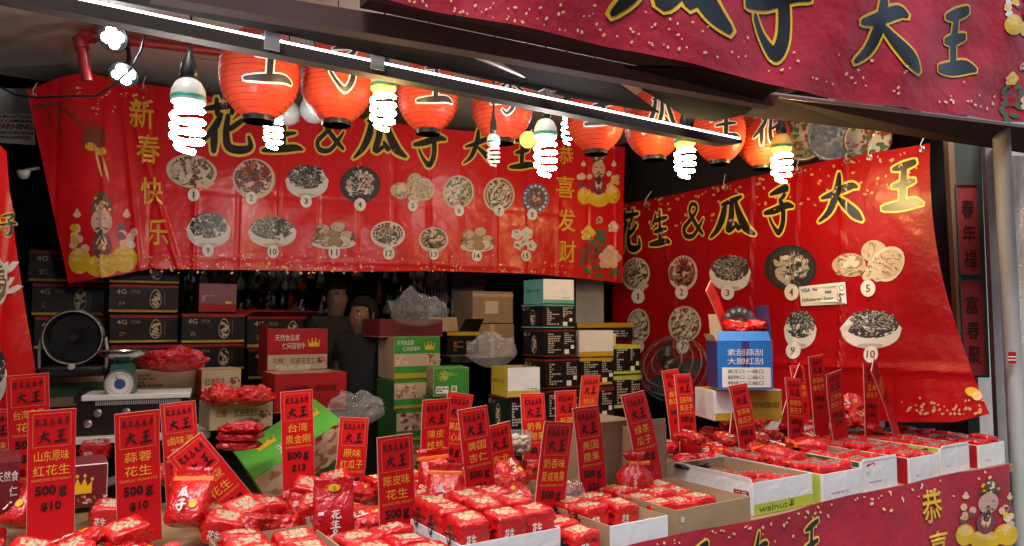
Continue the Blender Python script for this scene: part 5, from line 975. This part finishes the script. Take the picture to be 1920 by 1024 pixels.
t = sign('small price sign standing in the blue carton against the banner', 1368, 640, 1346, 535, '', '', '', '', d=4.3, yaw=R(26), w_=.11)
# ------------------------------------------------------------------ trays of packets
def fill(prefix, a0, a1, b0, b1, z, nx, ny, protos, group, jit=.006, skip=(), tilt=.08, yaw=0, loose=0):
    rows = ['front', 'second', 'third', 'fourth', 'fifth', 'sixth']
    cols = {1: ['middle'], 2: ['left', 'right'], 3: ['left', 'middle', 'right'], 4: ['leftmost', 'centre left', 'centre right', 'rightmost']}[nx]
    for j in range(ny):
        for i in range(nx):
            if (i, j) in skip: continue
            a = a0 + (a1 - a0) * (i + .5) / nx + rnd(-jit, jit); b = b0 + (b1 - b0) * (j + .5) / ny + rnd(-jit, jit)
            prng.choice(protos).put(W(a, b, z + rnd(0, .008 + loose)), (rnd(-tilt, tilt), rnd(-tilt, tilt), TH + yaw + rnd(-.14, .14) + (rnd(-.6, .6) if loose else 0)), f'{prefix}, {rows[j]} row {cols[i]}', group).scale = (rnd(.93, 1.06), rnd(.93, 1.06), rnd(.9, 1.1))
def tray(name, label, a0, a1, b0, b1, z0, h_, mats, flaps=(), items=(), yaw=0):
    t = thing(name, label, 'tray', W(a0, b0, z0), TH + yaw); tray_parts(t, a1 - a0, b1 - b0, h_, M[mats[0]], M[mats[1]], M['cardin'], [(a, b, c, M[q]) for a, b, c, q in flaps]); deco(t, a1 - a0, b1 - b0, h_, items); return t
WC = ('wcard', 'wcard')
tray('white_tray', 'white card tray of almond packets in the middle foreground', -.725, -.345, .03, .40, .80, .11, WC, (), [('L', 'text', '山东大花生米', .1, .9, .45, .75, 'inkm')])
fill('red packet in the white almond tray', -.72, -.35, .035, .42, .875, 3, 3, B_ALM, 'packets in the white almond tray')
tray('brown_tray', 'brown card tray with a white front flap, left of the walnut box', -.17, .10, -.02, .36, .80, .10, ('wcard', 'card'))
fill('red packet in the brown tray by the cashew sign', -.165, .085, .12, .36, .835, 2, 2, B_PEA, 'packets in the brown tray by the cashew sign')
tray('brown_tray', 'low brown card tray below the tied red bag', .16, .57, .0, .44, .80, .105, ('card', 'card'), (), [('F', 'rect', .06, .1, .55, .75, 'cream')])
fill('packet in the low brown tray', .17, .47, .10, .42, .815, 3, 3, B_PEA, 'packets in the low brown tray')
tray('white_box', 'long white box with a green walnut print and a few packets at the bottom', .66, 1.05, .06, .56, .80, .135, WC, [('L', 8, .02, 'wcard')], [('F', 'rect', 0.01, .99, .02, .36, 'ygcard'), ('F', 'text', 'walnut', .08, .55, .1, .3, 'green'), ('F', 'egg', .62, .22, .05, .12, 'dgreen'), ('L', 'rect', .80, .96, .45, .72, 'rcard'), ('L', 'text', '二牙', .82, .94, .5, .68, 'white')])
fill('packet at the bottom of the walnut box', .68, 1.03, .10, .50, .825, 3, 3, B_SEED, 'packets in the walnut box', skip=((0, 2), (2, 2)))
crumple('black_bag', 'shiny black bag lying in the walnut box by the five spice sign', 1298, 880, 3.45, .075, .045, .014, 'bcard', 6.1, lobes=False)
edges = [(1.09, 1.37, .035, .128), (1.42, 1.71, .06, .145), (1.79, 2.06, .04, .130), (2.14, 2.43, .075, .142), (2.51, 2.79, .06, .126)]
ords = ['first', 'second', 'third', 'fourth', 'fifth']
for k, (a0, a1, b0, hh) in enumerate(edges):
    tray('white_box', f'white box of seed packets, {ords[k]} of five right of the walnut box', a0, a1, b0, b0 + .62, .80, hh, WC, [('F', -12 + 5 * k, .012, 'wcard')] if k % 2 else [], [('F', 'lines', .2, .7, .3, .36, 1, 'seedL'), ('L', 'rect', 0.02, .98, .02, .98, ['ygcard', 'dgreen', 'rcard', 'ygcard', 'rcard'][k])])
    fill(f'melon seed packet in the {ords[k]} white box of the right row', a0 + .005, a1 - .005, b0 + .02, b0 + .60, .862, 2, 5, B_SEED, f'packets in the {ords[k]} white box', .012, tilt=.16)
tray('white_box', 'white box at the far right corner behind the packet row', 2.50, 2.82, .78, 1.2, .80, .17, WC)
tray('white_box', 'white box half covered by red packets under the banner hem', 2.10, 2.45, .85, 1.2, .80, .17, WC)
# second rank behind: loose packets between the boxes
for i, (a, b, z, lb) in enumerate([(.72, .75, .83, 'left of the walnut box'), (.86, .82, .84, 'behind the walnut box'), (1.02, .78, .86, 'behind the right end of the walnut box'), (1.18, .80, .87, 'behind the first white box'), (1.33, .86, .88, 'in front of the liquorice sign base'), (1.48, .82, .90, 'by the walnut flavour sign'), (1.62, .9, .90, 'left of the red date sign'), (1.76, .82, .90, 'below the red date sign'), (1.92, .88, .90, 'below the pair of signs'), (2.06, .82, .89, 'right of the pair of signs'),
        (.98, 1.0, .86, 'below the wire fan'), (1.15, 1.05, .88, 'below the mustard carton'), (1.32, 1.1, .9, 'under the right end of the mustard carton'), (1.55, 1.08, .92, 'behind the walnut flavour sign'), (1.75, 1.1, .96, 'at the foot of the red pile'), (1.9, 1.12, .94, 'behind the pair of signs')]):
    PILE[i % 3].put(W(a, b, z), (rnd(-.25, .25), rnd(-.2, .2), TH + rnd(-.8, .8)), f'loose shiny red packet lying {lb}', 'loose red packets on the right of the table')
for i, (x, y, d, lb, rx) in enumerate([(1588, 762, 4.5, 'at the top of the red pile', .9), (1606, 785, 4.45, 'on the right slope of the red pile', .7), (1582, 795, 4.42, 'in the middle of the red pile', .5), (1628, 808, 4.35, 'low on the right of the red pile', .3)]):
    PILE[i % 3].put(P(x, y, d), (rx, rnd(-.3, .3), TH + rnd(-.6, .6)), f'red packet propped {lb}', 'red packets in the tall pile')
for i in range(30):
    PILE[i % 3].put(W(.75 + 1.75 * (i + .5) / 30 + rnd(-.05, .05), rnd(.68, 1.2), .84 + .10 * (i % 3) / 2 + rnd(0, .03)), (rnd(-.45, .45), rnd(-.4, .4), rnd(0, 6.3)), 'shiny red packet heaped between the white boxes and the right price signs', 'heap of red packets on the right').scale = [rnd(.75, .95)] * 3
for i in range(16):
    PILE[i % 3].put(W(-.62 + .85 * (i + .5) / 16 + rnd(-.04, .04), rnd(.46, .95), .86 + rnd(0, .05)), (rnd(-.45, .45), rnd(-.4, .4), rnd(0, 6.3)), 'shiny red packet heaped behind the white almond tray', 'heap of red packets behind the almonds').scale = [rnd(.7, .9)] * 3
for i, (x, y, d, lb) in enumerate([(1385, 622, 4.2, 'left'), (1420, 620, 4.22, 'right')]): PILE[i].put(P(x, y, d), (.2, .1, .2 + i), f'{lb} red packet on top of the blue carton', 'red packets on the blue carton')
def putpx(pr, x, y, z, rot, label, group=None): return pr.put(onz(x, y, z), rot, label, group)
for i, (x, y, z, rz, lb, tl) in enumerate([(1480, 862, .93, .2, 'red packet with an orange clip lying before the walnut flavour sign', -1.35), (1545, 842, .95, .9, 'red packet with an orange clip in the middle of the seed rows', -1.4), (905, 905, .86, .3, 'upper clipped packet beside the pistachio sign', -.2)]): putpx(POUCH[i % 2], x, y, z, (tl, 0, TH + rz), lb)
# left and centre foreground
tray('brown_tray', 'brown card tray of peanut packets at the bottom left of centre', -1.36, -1.03, .18, .56, .80, .10, ('card', 'card'))
fill('peanut packet in the brown tray left of the upright bag', -1.35, -1.06, .20, .55, .84, 2, 3, B_PEA, 'packets in the bottom left brown tray', skip=((1, 2),))
tray('brown_tray', 'brown card tray of peanut packets left of the white almond tray', -1.02, -.75, .0, .40, .80, .09, ('card', 'card'))
fill('peanut packet in the tray left of the almonds', -1.01, -.76, .0, .40, .825, 2, 3, B_PEA, 'packets in the tray left of the almonds')
fill('peanut packet between the almond tray and the brown tray', -.33, -.19, -.02, .34, .81, 1, 3, B_PEA, 'packets between the trays'); 
fill('peanut packet in the row behind the almond sign', -.62, -.22, .52, .78, .83, 3, 2, B_PEA, 'packets behind the almond tray')
fill('peanut packet stacked beside the orange peel sign', -1.02, -.78, .48, .86, .84, 2, 3, MIX, 'packets stacked beside the orange peel sign', .03, tilt=.32, loose=.035)
fill('peanut packet at the bottom left under the garlic sign', -1.95, -1.42, .22, .50, .84, 4, 2, MIX, 'packets at the bottom left', .03, tilt=.32, loose=.035); 
fill('peanut packet left of the first big sign', -2.3, -1.98, .3, .75, .84, 2, 3, MIX, 'packets at the left edge', .03, tilt=.32, loose=.035)
fill('peanut packet behind the garlic sign', -1.92, -1.5, .56, .82, .83, 3, 2, MIX, 'packets behind the garlic sign', .03, tilt=.32, loose=.035)
fill('peanut packet before the leaning sign', -1.36, -1.04, .62, .90, .83, 3, 2, MIX, 'packets before the leaning sign', .03, tilt=.32, loose=.035)
fill('peanut packet at the foot of the Taiwan sign', -1.0, -.66, .92, 1.15, .82, 3, 2, MIX, 'packets at the foot of the Taiwan sign', .03, tilt=.32, loose=.035)
fill('peanut packet behind the first big sign', -2.3, -1.95, .82, 1.2, .82, 3, 2, MIX, 'packets behind the first big sign', .03, tilt=.32, loose=.035)
fill('almond packet in the rear rows behind the clipped packet', -.64, -.05, .86, 1.12, .82, 4, 2, B_ALM, 'packets in the rear rows')
for i, (x, y, z, rx, rz, lb) in enumerate([(345, 985, .90, -.5, -.2, 'packet with an orange clip stacked right of the garlic sign'), (352, 925, .96, -.9, .1, 'upper packet with an orange clip right of the garlic sign'), (20, 985, .90, -.6, -.3, 'packet with an orange clip at the bottom left edge'), (830, 965, .84, -.25, -.3, 'front packet with an orange clip left of the almond tray'), (818, 930, .86, -.2, .4, 'rear packet with an orange clip left of the almond tray'), (962, 915, .86, -.6, .5, 'packet with an orange clip behind the almond tray')]):
    putpx(POUCH[i % 2], x, y, z, (rx, 0, rz + .2), lb, 'red packets closed with orange clips')
putpx(PILE[0], 470, 960, .88, (.15, .1, .35), 'wide red packet lying across the brown tray of peanuts'); putpx(PILE[1], 300, 900, .93, (.3, -.2, .8), 'crumpled red packet beside the braised sign'); putpx(PILE[2], 660, 935, .88, (.1, .2, .5), 'crumpled red packet right of the upright bag')
putpx(B_PEA[0], 178, 862, .95, (.1, 0, .4), 'red packet on the crown carton between the two big signs'); putpx(B_PEA[1], 24, 880, 1.0, (.1, 0, .5), 'red packet on the maroon carton at the left edge')
putpx(B_PEA[2], 205, 985, .86, (.15, .1, .3), 'peanut packet beside the foot of the garlic sign'); putpx(B_PEA[0], 575, 940, .88, (.3, .2, .1), 'peanut packet propped behind the upright bag')
carton('maroon_carton', 'maroon carton with white lettering at the left edge', -30, 52, 868, 965, 2.55, .25, ('mcard', 'mcard', 'mcard'), [('F', 'text', '天然食', .3, .95, .6, .8, 'white'), ('F', 'text', '仁', .7, .95, .3, .5, 'white')])
carton('maroon_carton', 'maroon carton with a yellow crown between the two big signs', 128, 214, 874, 955, 2.75, .2, ('mcard', 'wcard', 'mcard'), [('F', 'crown', .3, .5, .28, .22, 'gold'), ('F', 'nuts', .2, .95, .05, .25, 24, ['nutC', 'pink', 'redseed'])])
m = MB(); m.slab([onz(x, y, .93) for x, y in ((148, 915), (222, 893), (236, 902), (160, 926))], Z * .006, M['chrome']); single(m, 'steel_tray', 'narrow steel tray lying in front of the crown carton', 'tray')
t = thing('upright_bag', 'tall red gusset bag with white vertical lettering standing in the foreground', 'packet', onz(624, 1024, .83), TH * .6)
m = MB(); loft(m, [(0, .062, .036, 6, 0), (.01, .068, .042, 5, 0), (.08, .068, .042, 5, .004), (.13, .067, .038, 4, .01), (.165, .066, .020, 3, .02), (.185, .066, .007, 2.4, .02), (.225, .067, .003, 2.2, .02), (.23, .067, .002, 2.2, .02)], M['film2'], 48, .004, 3); m.build('film', t, local=True, smooth=True)
m = MB()
for i, ch in enumerate('花生&瓜'): brush(m, ch, lambda x, y, o: Vector((-.014 + .034 * x, -.047 - o, .106 - .033 * i + .029 * y)), M['white'], None, fat=1.3)
m.build('lettering', part(t, 'film'), local=True)
m = MB(); m.lathe([(0, .001), (.020, .001), (.021, 0)][::-1], M['gold'], T=Matrix.Translation((.0, -.014, .2)) @ Matrix.Rotation(R(84), 4, 'X') @ Matrix.Scale(.6, 4, (0, 1, 0)), seg=20); brush(m, '王', lambda x, y, o: Vector((-.008 + .016 * x, -.017 - o, .193 + .014 * y)), M['ink'], None); m.build('oval_print', part(t, 'film'), local=True)
m = MB(); m.slab([(-.054, -.046, .118), (-.036, -.046, .118), (-.036, -.044, .128), (-.054, -.044, .128)], Vector((0, .001, 0)), M['white']); m.build('price_sticker', part(t, 'film'), local=True)
t = thing('tied_bag', 'deep red bag tied at the neck with an orange tie beside the green tea sign', 'packet', onz(1190, 925, .87), .35)
m = MB(); loft(m, [(0, .05, .04, 2.6, 0), (.01, .075, .055, 2.6, .01), (.05, .082, .062, 2.3, .02), (.09, .07, .054, 2.1, .05), (.118, .035, .03, 2, .10), (.13, .022, .02, 2, .12), (.15, .035, .03, 2, .22), (.175, .045, .034, 2, .28)], M['film2'], 54, .007, 8); m.build('film', t, local=True, smooth=True)
m = MB(); m.lathe([(.024, .122), (.029, .126), (.029, .136), (.024, .140)], M['orange'], seg=20); m.box(.01, .06, -.03, -.022, .122, .138, M['orange'], None, .003); m.build('tie', t, local=True, smooth=True)
m = MB()
for i, ch in enumerate('花生&'): brush(m, ch, lambda x, y, o: Vector((-.045 + .02 * x, -.066 - o, .078 - .022 * i + .02 * y)), M['white'], None, fat=1.3)
m.build('lettering', part(t, 'film'), local=True)
carton('brown_carton', 'open brown carton standing behind the cashew sign', 1090, 1182, 812, 918, 3.25, .26, ('card', 'card', 'card'), [('F', 'rect', .3, .32, .05, .9, 'cardin')], True, [('F', 12, .04, 'card'), ('R', 15, .04, 'card')])
carton('brown_carton', 'narrow pale brown carton behind the tied bag', 1186, 1246, 802, 908, 3.32, .2, ('card', 'card', 'card'), [], True, [('F', 10, .03, 'cardin')])
t = thing('nut_jar', 'clear tub of pale nuts behind the pine nut sign', 'tub', P(970, 850, 3.5)); m = MB(); m.lathe([(.06, 0), (.07, .1), (.072, .1), (.062, -.002)], M['poly'], seg=24); m.build('tub', t, local=True, smooth=True)
m = MB(); nuts(m, 90, -.05, .05, -.05, .05, .06, .012, M['nutB'], .05); m.build('nuts', t, local=True, smooth=True)
# back counter under the stacked cartons
m = MB(); quadbox(m, -3.3, 2.3, 1.72, 1.76, .15, .62, M['blackm']); quadbox(m, -3.3, 2.3, 1.76, 3.6, .55, .62, M['blackm']); single(m, 'back_counter', 'dark low counter carrying the stacked cartons at the back', 'counter')
# ------------------------------------------------------------------ right edge: column, couplets, plates, plastic sheet
def vplank(name, label, cat, x0, x1, y0, y1, d, th, mt, lean=0, yb=None):
    m = MB(); m.slab([P(x0, y0, d), P(x1, y0, d), P(x1 + lean, y1, d), P(x0 + lean, y1, d)], Vector((0, th, 0)), M[mt]); return single(m, name, label, cat)
m = MB(); c0 = P(1880, 300, 4.3); c1 = P(1914, 960, 4.3); m.tube([Vector((c1.x, c1.y, 0)), c1, c0, c0 + (c0 - c1) * .35], .046, M['pole'], 20); single(m, 'column', 'weathered grey white round column at the right end of the stall', 'column', smooth=True, split=40)
m = MB(); m.slab([P(1846, 240, 4.55), P(1880, 240, 4.55), P(1912, 960, 4.55), P(1878, 960, 4.55)], Vector((.05, .12, 0)), M['greymetal']); single(m, 'wall_post', 'grey painted wall post behind the round column', 'post')
m = MB(); m.slab([P(1786, 240, 4.7), P(1838, 240, 4.7), P(1856, 708, 4.7), P(1812, 708, 4.7)], Vector((0, .04, 0)), M['gwood']); m.slab([P(1776, 240, 4.69), P(1787, 240, 4.69), P(1813, 712, 4.69), P(1801, 712, 4.69)], Vector((0, .05, 0)), M['wood']); single(m, 'door_panel', 'green grey timber door panel carrying two red couplets', 'panel')
for k, (q, chs, lb) in enumerate([(((1792, 346), (1833, 346), (1842, 515), (1800, 515)), '春年福', 'upper red couplet paper with faded black characters on the timber panel'), (((1800, 527), (1842, 527), (1852, 704), (1810, 704)), '富春聚', 'lower red couplet paper with black characters on the timber panel')]):
    t = thing('couplet', lb, 'couplet', P(*q[3], 4.68)); m = MB(); m.slab([P(x, y, 4.68) for x, y in q], Vector((0, .006, 0)), M['couplet']); m.build('paper', t)
    for i, ch in enumerate(chs):
        m = MB(); y = q[0][1] + 28 + i * 47; x = q[0][0] + 9 + (y - q[0][1]) * .05; text(m, ch, x, x + 24, -(y + 34), -y, M['inkm'], lambda a, b: P(a, -b, 4.676), 0); m.build('character', t)
    m = MB()
    for (xa, ya), (xb, yb) in zip(q, q[1:] + q[:1]): m.tube([P(xa, ya, 4.675), P(xb, yb, 4.675)], .006, M['gwood'], 4)
    m.build('frame', t)
t = thing('warning_sticker', 'small red and white sticker on the round column', 'sticker', P(1893, 682, 4.22)); m = MB(); pts = lambda y0, y1, mt, o=0: m.add([P(x, y, 4.226 - o) for x, y in ((1891, y1), (1906, y1), (1905, y0), (1890, y0))], [(0, 1, 2, 3)], M[mt]); pts(660, 682, 'rcard'); pts(668, 670, 'white', .001); pts(674, 676, 'white', .001); m.build('sticker', t)
for k, (x, y, r_, mt, lb) in enumerate([(1506, 262, 46, 'porc', 'left floral porcelain plate hung above the right banner'), (1562, 258, 50, 'porcb', 'blue and white porcelain plate hung above the right banner'), (1626, 262, 46, 'porc', 'right floral porcelain plate hung above the right banner')]):
    c = ona(x, y, 2.58 - .02 * k); d = c.y; rr = r_ * .92 / F * d; t = thing('porcelain_plate', lb, 'plate', c); T = Matrix.Translation(c) @ (-U * .8 - N * .55 + Z * -.05).to_track_quat('Z', 'Y').to_matrix().to_4x4()
    m = MB(); m.lathe([(rr, .012), (rr * .98, .018), (rr * .7, .002), (rr * .62, -.008), (0, -.01)], M[mt], T=T, seg=40); m.build('dish', t, smooth=True)
    m = MB(); 
    for q_ in (.97, .66): m.tube([T @ Vector((rr * q_ * math.cos(a), rr * q_ * math.sin(a), .019 if q_ > .9 else .002)) for a in [i * .1571 for i in range(41)]], .004, M['bowlblue' if k == 1 else 'brownp'], 5)
    m.build('painted_rim', t)
    m = MB()
    for i in range(46): a = rnd(0, 6.3); q_ = rr * math.sqrt(rnd(0, .9)); p = Vector((q_ * math.cos(a), q_ * math.sin(a), .012 + (.012 if q_ > rr * .8 else .004 if q_ > rr * .7 else 0))); s_ = rr * rnd(.07, .19); m.add([T @ (p + Vector((s_ * math.cos(b) * (1 if i % 2 else .5), s_ * math.sin(b) * (.5 if i % 2 else 1), i * 1e-5))) for b in [j * .7854 for j in range(8)]], [list(range(8))], M['bowlblue' if k == 1 else ('brownp', 'green', 'redseed')[i % 3]])
    m.build('painted_flowers', t)
m = MB(); quadbox(m, 2.66, 2.70, .75, 3.2, 1.9, 3.25, M['blackm']); single(m, 'timber_screen', 'dark timber screen behind the porcelain plates', 'screen')
m = MB(); vs = []; fs = []
for j in range(25):
    for i in range(13): vs.append(P(1896 + i * 11, 292 + j * 40, 4.6 + .06 * math.sin(i * 1.9 + j * .3) + .03 * math.sin(j * 1.3)))
for j in range(24):
    for i in range(12): fs.append((j * 13 + i, (j + 1) * 13 + i, (j + 1) * 13 + i + 1, j * 13 + i + 1))
m.add(vs, fs, M['sheet']); single(m, 'plastic_sheet', 'hanging translucent plastic sheet at the right edge', 'plastic sheet', smooth=True)
m = MB(); quadbox(m, 3.6, 7, 1.6, 1.8, 0, 5, M['ceil']); single(m, 'neighbour_wall', 'pale wall of the neighbouring shop beyond the plastic sheet', 'wall')
# ------------------------------------------------------------------ rack of trinkets in the dim back
DR = 6.9
t = thing('display_rack', 'black rack full of small trinkets in the dim back of the shop', 'rack', P(600, 760, DR)); m = MB()
for x in (345, 440, 535, 655, 700, 760, 838): m.slab([P(x, 480, DR), P(x + 4, 480, DR), P(x + 4, 760, DR), P(x, 760, DR)], Vector((0, .02, 0)), M['blackm'])
m.build('upright', t)
for y in (505, 548, 592, 640): m = MB(); m.slab([P(340, y, DR), P(842, y, DR), P(842, y + 3, DR), P(340, y + 3, DR)], Vector((0, .25, 0)), M['blackm']); m.build('shelf', t)
TM = [mat('trinket ' + n_, c_, .22, 1. if n_ in ('glass', 'grey') else 0.) for n_, c_ in (('ivory', (.82, .80, .74)), ('jade', (.20, .32, .24)), ('glass', (.65, .75, .75)), ('amber', (.40, .20, .06)), ('red', (.60, .06, .05)), ('grey', (.75, .75, .78)))]
def mk_trink(k):
    def make():
        t = thing('trinket', 'x', 'trinket'); m = MB()
        prof = [[(0, 0), (.022, .01), (.028, .035), (.018, .06), (.006, .075), (.002, .12)], [(0, 0), (.02, .004), (.024, .025), (.012, .045), (.017, .06), (.006, .078), (.002, .11)], [(.012, 0), (.014, .05), (.004, .06), (.003, .12)], [(0, 0), (.03, .012), (.034, .03), (.0, .06)], [(.004, 0), (.016, .008), (.012, .06), (.005, .075), (.0015, .12)], [(.02, 0), (.022, .03), (.01, .05), (.014, .065), (0, .08)]][k]
        m.lathe(prof, TM[k], seg=10); o = m.build('figure', t, local=True, smooth=True); return t
    return Proto(make)
TP = [mk_trink(k) for k in range(6)]
for i in range(250):
    x = rnd(342, 838); 
    if 585 < x < 720 and rnd(0, 1) < .8: x = rnd(342, 585) if rnd(0, 1) < .6 else rnd(720, 838)
    row = prng.choice((0, 0, 1, 1, 2)); y = (546, 590, 638)[row] - (prng.choice((0, 0, 12, 20)))
    o = TP[int(rnd(0, 5.99)) if i > 5 else i].put(P(x, y, DR + rnd(-.08, .12)), (0, 0, rnd(0, 3)), 'small pale trinket on the dim rack behind the cartons', 'trinkets on the dim rack'); o['category'] = 'trinket'; o.scale = [rnd(1.1, 1.9)] * 3
crumple('red_bag', 'small bright red pouch hanging on the dim rack', 565, 545, 6.7, .035, .02, .03, 'paper_l', 2.0, lobes=False)
m = MB(); 
for k in range(7): m.tube([P(806 + k * 5, 508, 6.5), P(804 + k * 5.5, 560, 6.5), P(803 + k * 5 + rnd(-3, 3), 610, 6.5)], .006, M['seedL'], 5)
single(m, 'cord_bundle', 'bundle of pale cords hanging on the dim rack', 'cords')
# ------------------------------------------------------------------ people
def skin(name, nodes, edges, mt, parent, sub=1):
    me = bpy.data.meshes.new(name); me.from_pydata([n[0] for n in nodes], edges, []); me.materials.append(mt); o = bpy.data.objects.new(name, me); C.objects.link(o); o.parent = parent
    o.modifiers.new('skin', 'SKIN'); o.modifiers.new('sub', 'SUBSURF').levels = sub; o.modifiers['sub'].render_levels = sub
    if not me.skin_vertices: return o
    for i, n in enumerate(nodes): r = n[1]; me.skin_vertices[0].data[i].radius = r if isinstance(r, tuple) else (r, r)
    me.skin_vertices[0].data[0].use_root = True
    o.modifiers['skin'].use_smooth_shade = True; return o
def person(label, loc, rz, s, hairlong, armpose, shirtmat):
    t = thing('person', label, 'person', loc, rz); t.scale = (s, s, s)
    hip, sho = .95, 1.45; la = armpose
    nd = [((0, 0, hip), (.13, .10)), ((0, 0, 1.12), (.125, .095)), ((0, .0, 1.32), (.15, .10)), ((0, 0, 1.44), (.08, .065)), ((0, -.01, 1.49), (.062, .06)), ((0, -.025, 1.55), (.066, .075)), ((0, -.015, 1.63), (.082, .098)), ((0, -.005, 1.69), (.076, .09)), ((0, 0, 1.73), (.045, .05)),
          ((-.17, 0, sho), .055), ((-.22, .0, 1.16), .042), (la[0], .032), (la[1], .028), ((.17, 0, sho), .055), ((.22, 0, 1.16), .042), (la[2], .032), (la[3], .028),
          ((-.09, 0, .88), .085), ((-.10, 0, .50), .058), ((-.10, .02, .09), .038), ((-.10, -.12, .03), .035), ((.09, 0, .88), .085), ((.10, 0, .50), .058), ((.10, .02, .09), .038), ((.10, -.12, .03), .035), ((0, -.112, 1.60), .014)]
    ed = [(0, 1), (1, 2), (2, 3), (3, 4), (4, 5), (5, 6), (6, 7), (7, 8), (2, 9), (9, 10), (10, 11), (11, 12), (2, 13), (13, 14), (14, 15), (15, 16), (0, 17), (17, 18), (18, 19), (19, 20), (0, 21), (21, 22), (22, 23), (23, 24), (6, 25)]
    nd2 = list(nd); e2 = list(ed)
    for hi, el in ((12, 11), (16, 15)):             # five fingers on each hand
        h = Vector(nd[hi][0]); dr = (h - Vector(nd[el][0])).normalized(); sd = dr.cross(Z).normalized() if abs(dr.z) < .9 else Vector((1, 0, 0))
        for f in range(5):
            o_ = (f - 2) * .018; l = (.05, .075, .08, .075, .06)[f]; k = len(nd2); nd2.append((tuple(h + sd * o_ + dr * l * .6), .009)); nd2.append((tuple(h + sd * o_ * 1.3 + dr * l + Vector((0, 0, -.015))), .007)); e2 += [(hi, k), (k, k + 1)]
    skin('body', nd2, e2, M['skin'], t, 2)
    g = lambda i, a: (nd[i][0], (nd[i][1][0] + a, nd[i][1][1] + a) if isinstance(nd[i][1], tuple) else nd[i][1] + a)
    skin('shirt', [g(0, .03), g(1, .03), g(2, .028), ((0, 0, 1.475), (.088, .078)), g(9, .026), ((-.2, 0, 1.27), .062), g(13, .026), ((.2, 0, 1.27), .062)], [(0, 1), (1, 2), (2, 3), (2, 4), (4, 5), (2, 6), (6, 7)], shirtmat, t, 2)
    skin('trousers', [((0, 0, .97), (.155, .125)), g(17, .022), g(18, .022), ((-.10, .02, .14), .06), g(21, .022), g(22, .022), ((.10, .02, .14), .06)], [(0, 1), (1, 2), (2, 3), (0, 4), (4, 5), (5, 6)], M['blackm'], t, 2)
    m = MB(); vs = []; nu, nv = 24, 12
    for j in range(nv + 1):
        for i in range(nu):
            a = 2 * math.pi * i / nu; b = math.pi * .68 * j / nv; p = Vector((math.cos(a) * math.sin(b), math.sin(a) * math.sin(b), math.cos(b))); fr = max(0, -p.y)
            z = p.z if p.z > .25 - .0 * fr else p.z; q = Vector((p.x * .100, .014 + p.y * .118, 1.665 + z * .108))
            if p.y < -.3 and z < .35: q = Vector((p.x * .092, .012 + p.y * .104, 1.665 + .30 * .108 + (z - .35) * .01))
            elif hairlong and z < 0: q.z -= .02
            q += q.normalized() * .004 * noise.noise(q * 40); vs.append(q)
    m.add(vs, [(j * nu + i, j * nu + (i + 1) % nu, (j + 1) * nu + (i + 1) % nu, (j + 1) * nu + i) for j in range(nv) for i in range(nu)], M['hair']); m.build('hair', t, local=True, smooth=True)
    for sx in (-.032, .032):
        m = MB(); m.lathe([(0, -.008), (.009, -.003), (.009, .003), (0, .008)], M['white'], c=(sx, -.100, 1.635), seg=10); m.box(sx - .005, sx + .005, -.1105, -.106, 1.630, 1.640, M['ink']); m.box(sx - .016, sx + .016, -.108, -.100, 1.655, 1.661, M['hair']); m.build('eye', t, local=True, smooth=True)
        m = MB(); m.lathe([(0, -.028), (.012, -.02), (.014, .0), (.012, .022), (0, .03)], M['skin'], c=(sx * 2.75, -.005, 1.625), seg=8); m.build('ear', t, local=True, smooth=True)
    m = MB(); m.box(-.024, .024, -.106, -.09, 1.570, 1.579, M['redseed'], None, .003); m.build('mouth', t, local=True)
    return t
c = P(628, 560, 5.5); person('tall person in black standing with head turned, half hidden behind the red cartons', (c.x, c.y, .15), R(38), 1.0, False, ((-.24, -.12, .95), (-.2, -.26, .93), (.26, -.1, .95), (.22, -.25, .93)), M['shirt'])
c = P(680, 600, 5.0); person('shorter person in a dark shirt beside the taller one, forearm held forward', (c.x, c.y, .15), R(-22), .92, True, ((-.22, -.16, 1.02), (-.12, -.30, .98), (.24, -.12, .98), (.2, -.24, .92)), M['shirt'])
bpy.data.objects.remove(_fo); bpy.data.curves.remove(_fc)
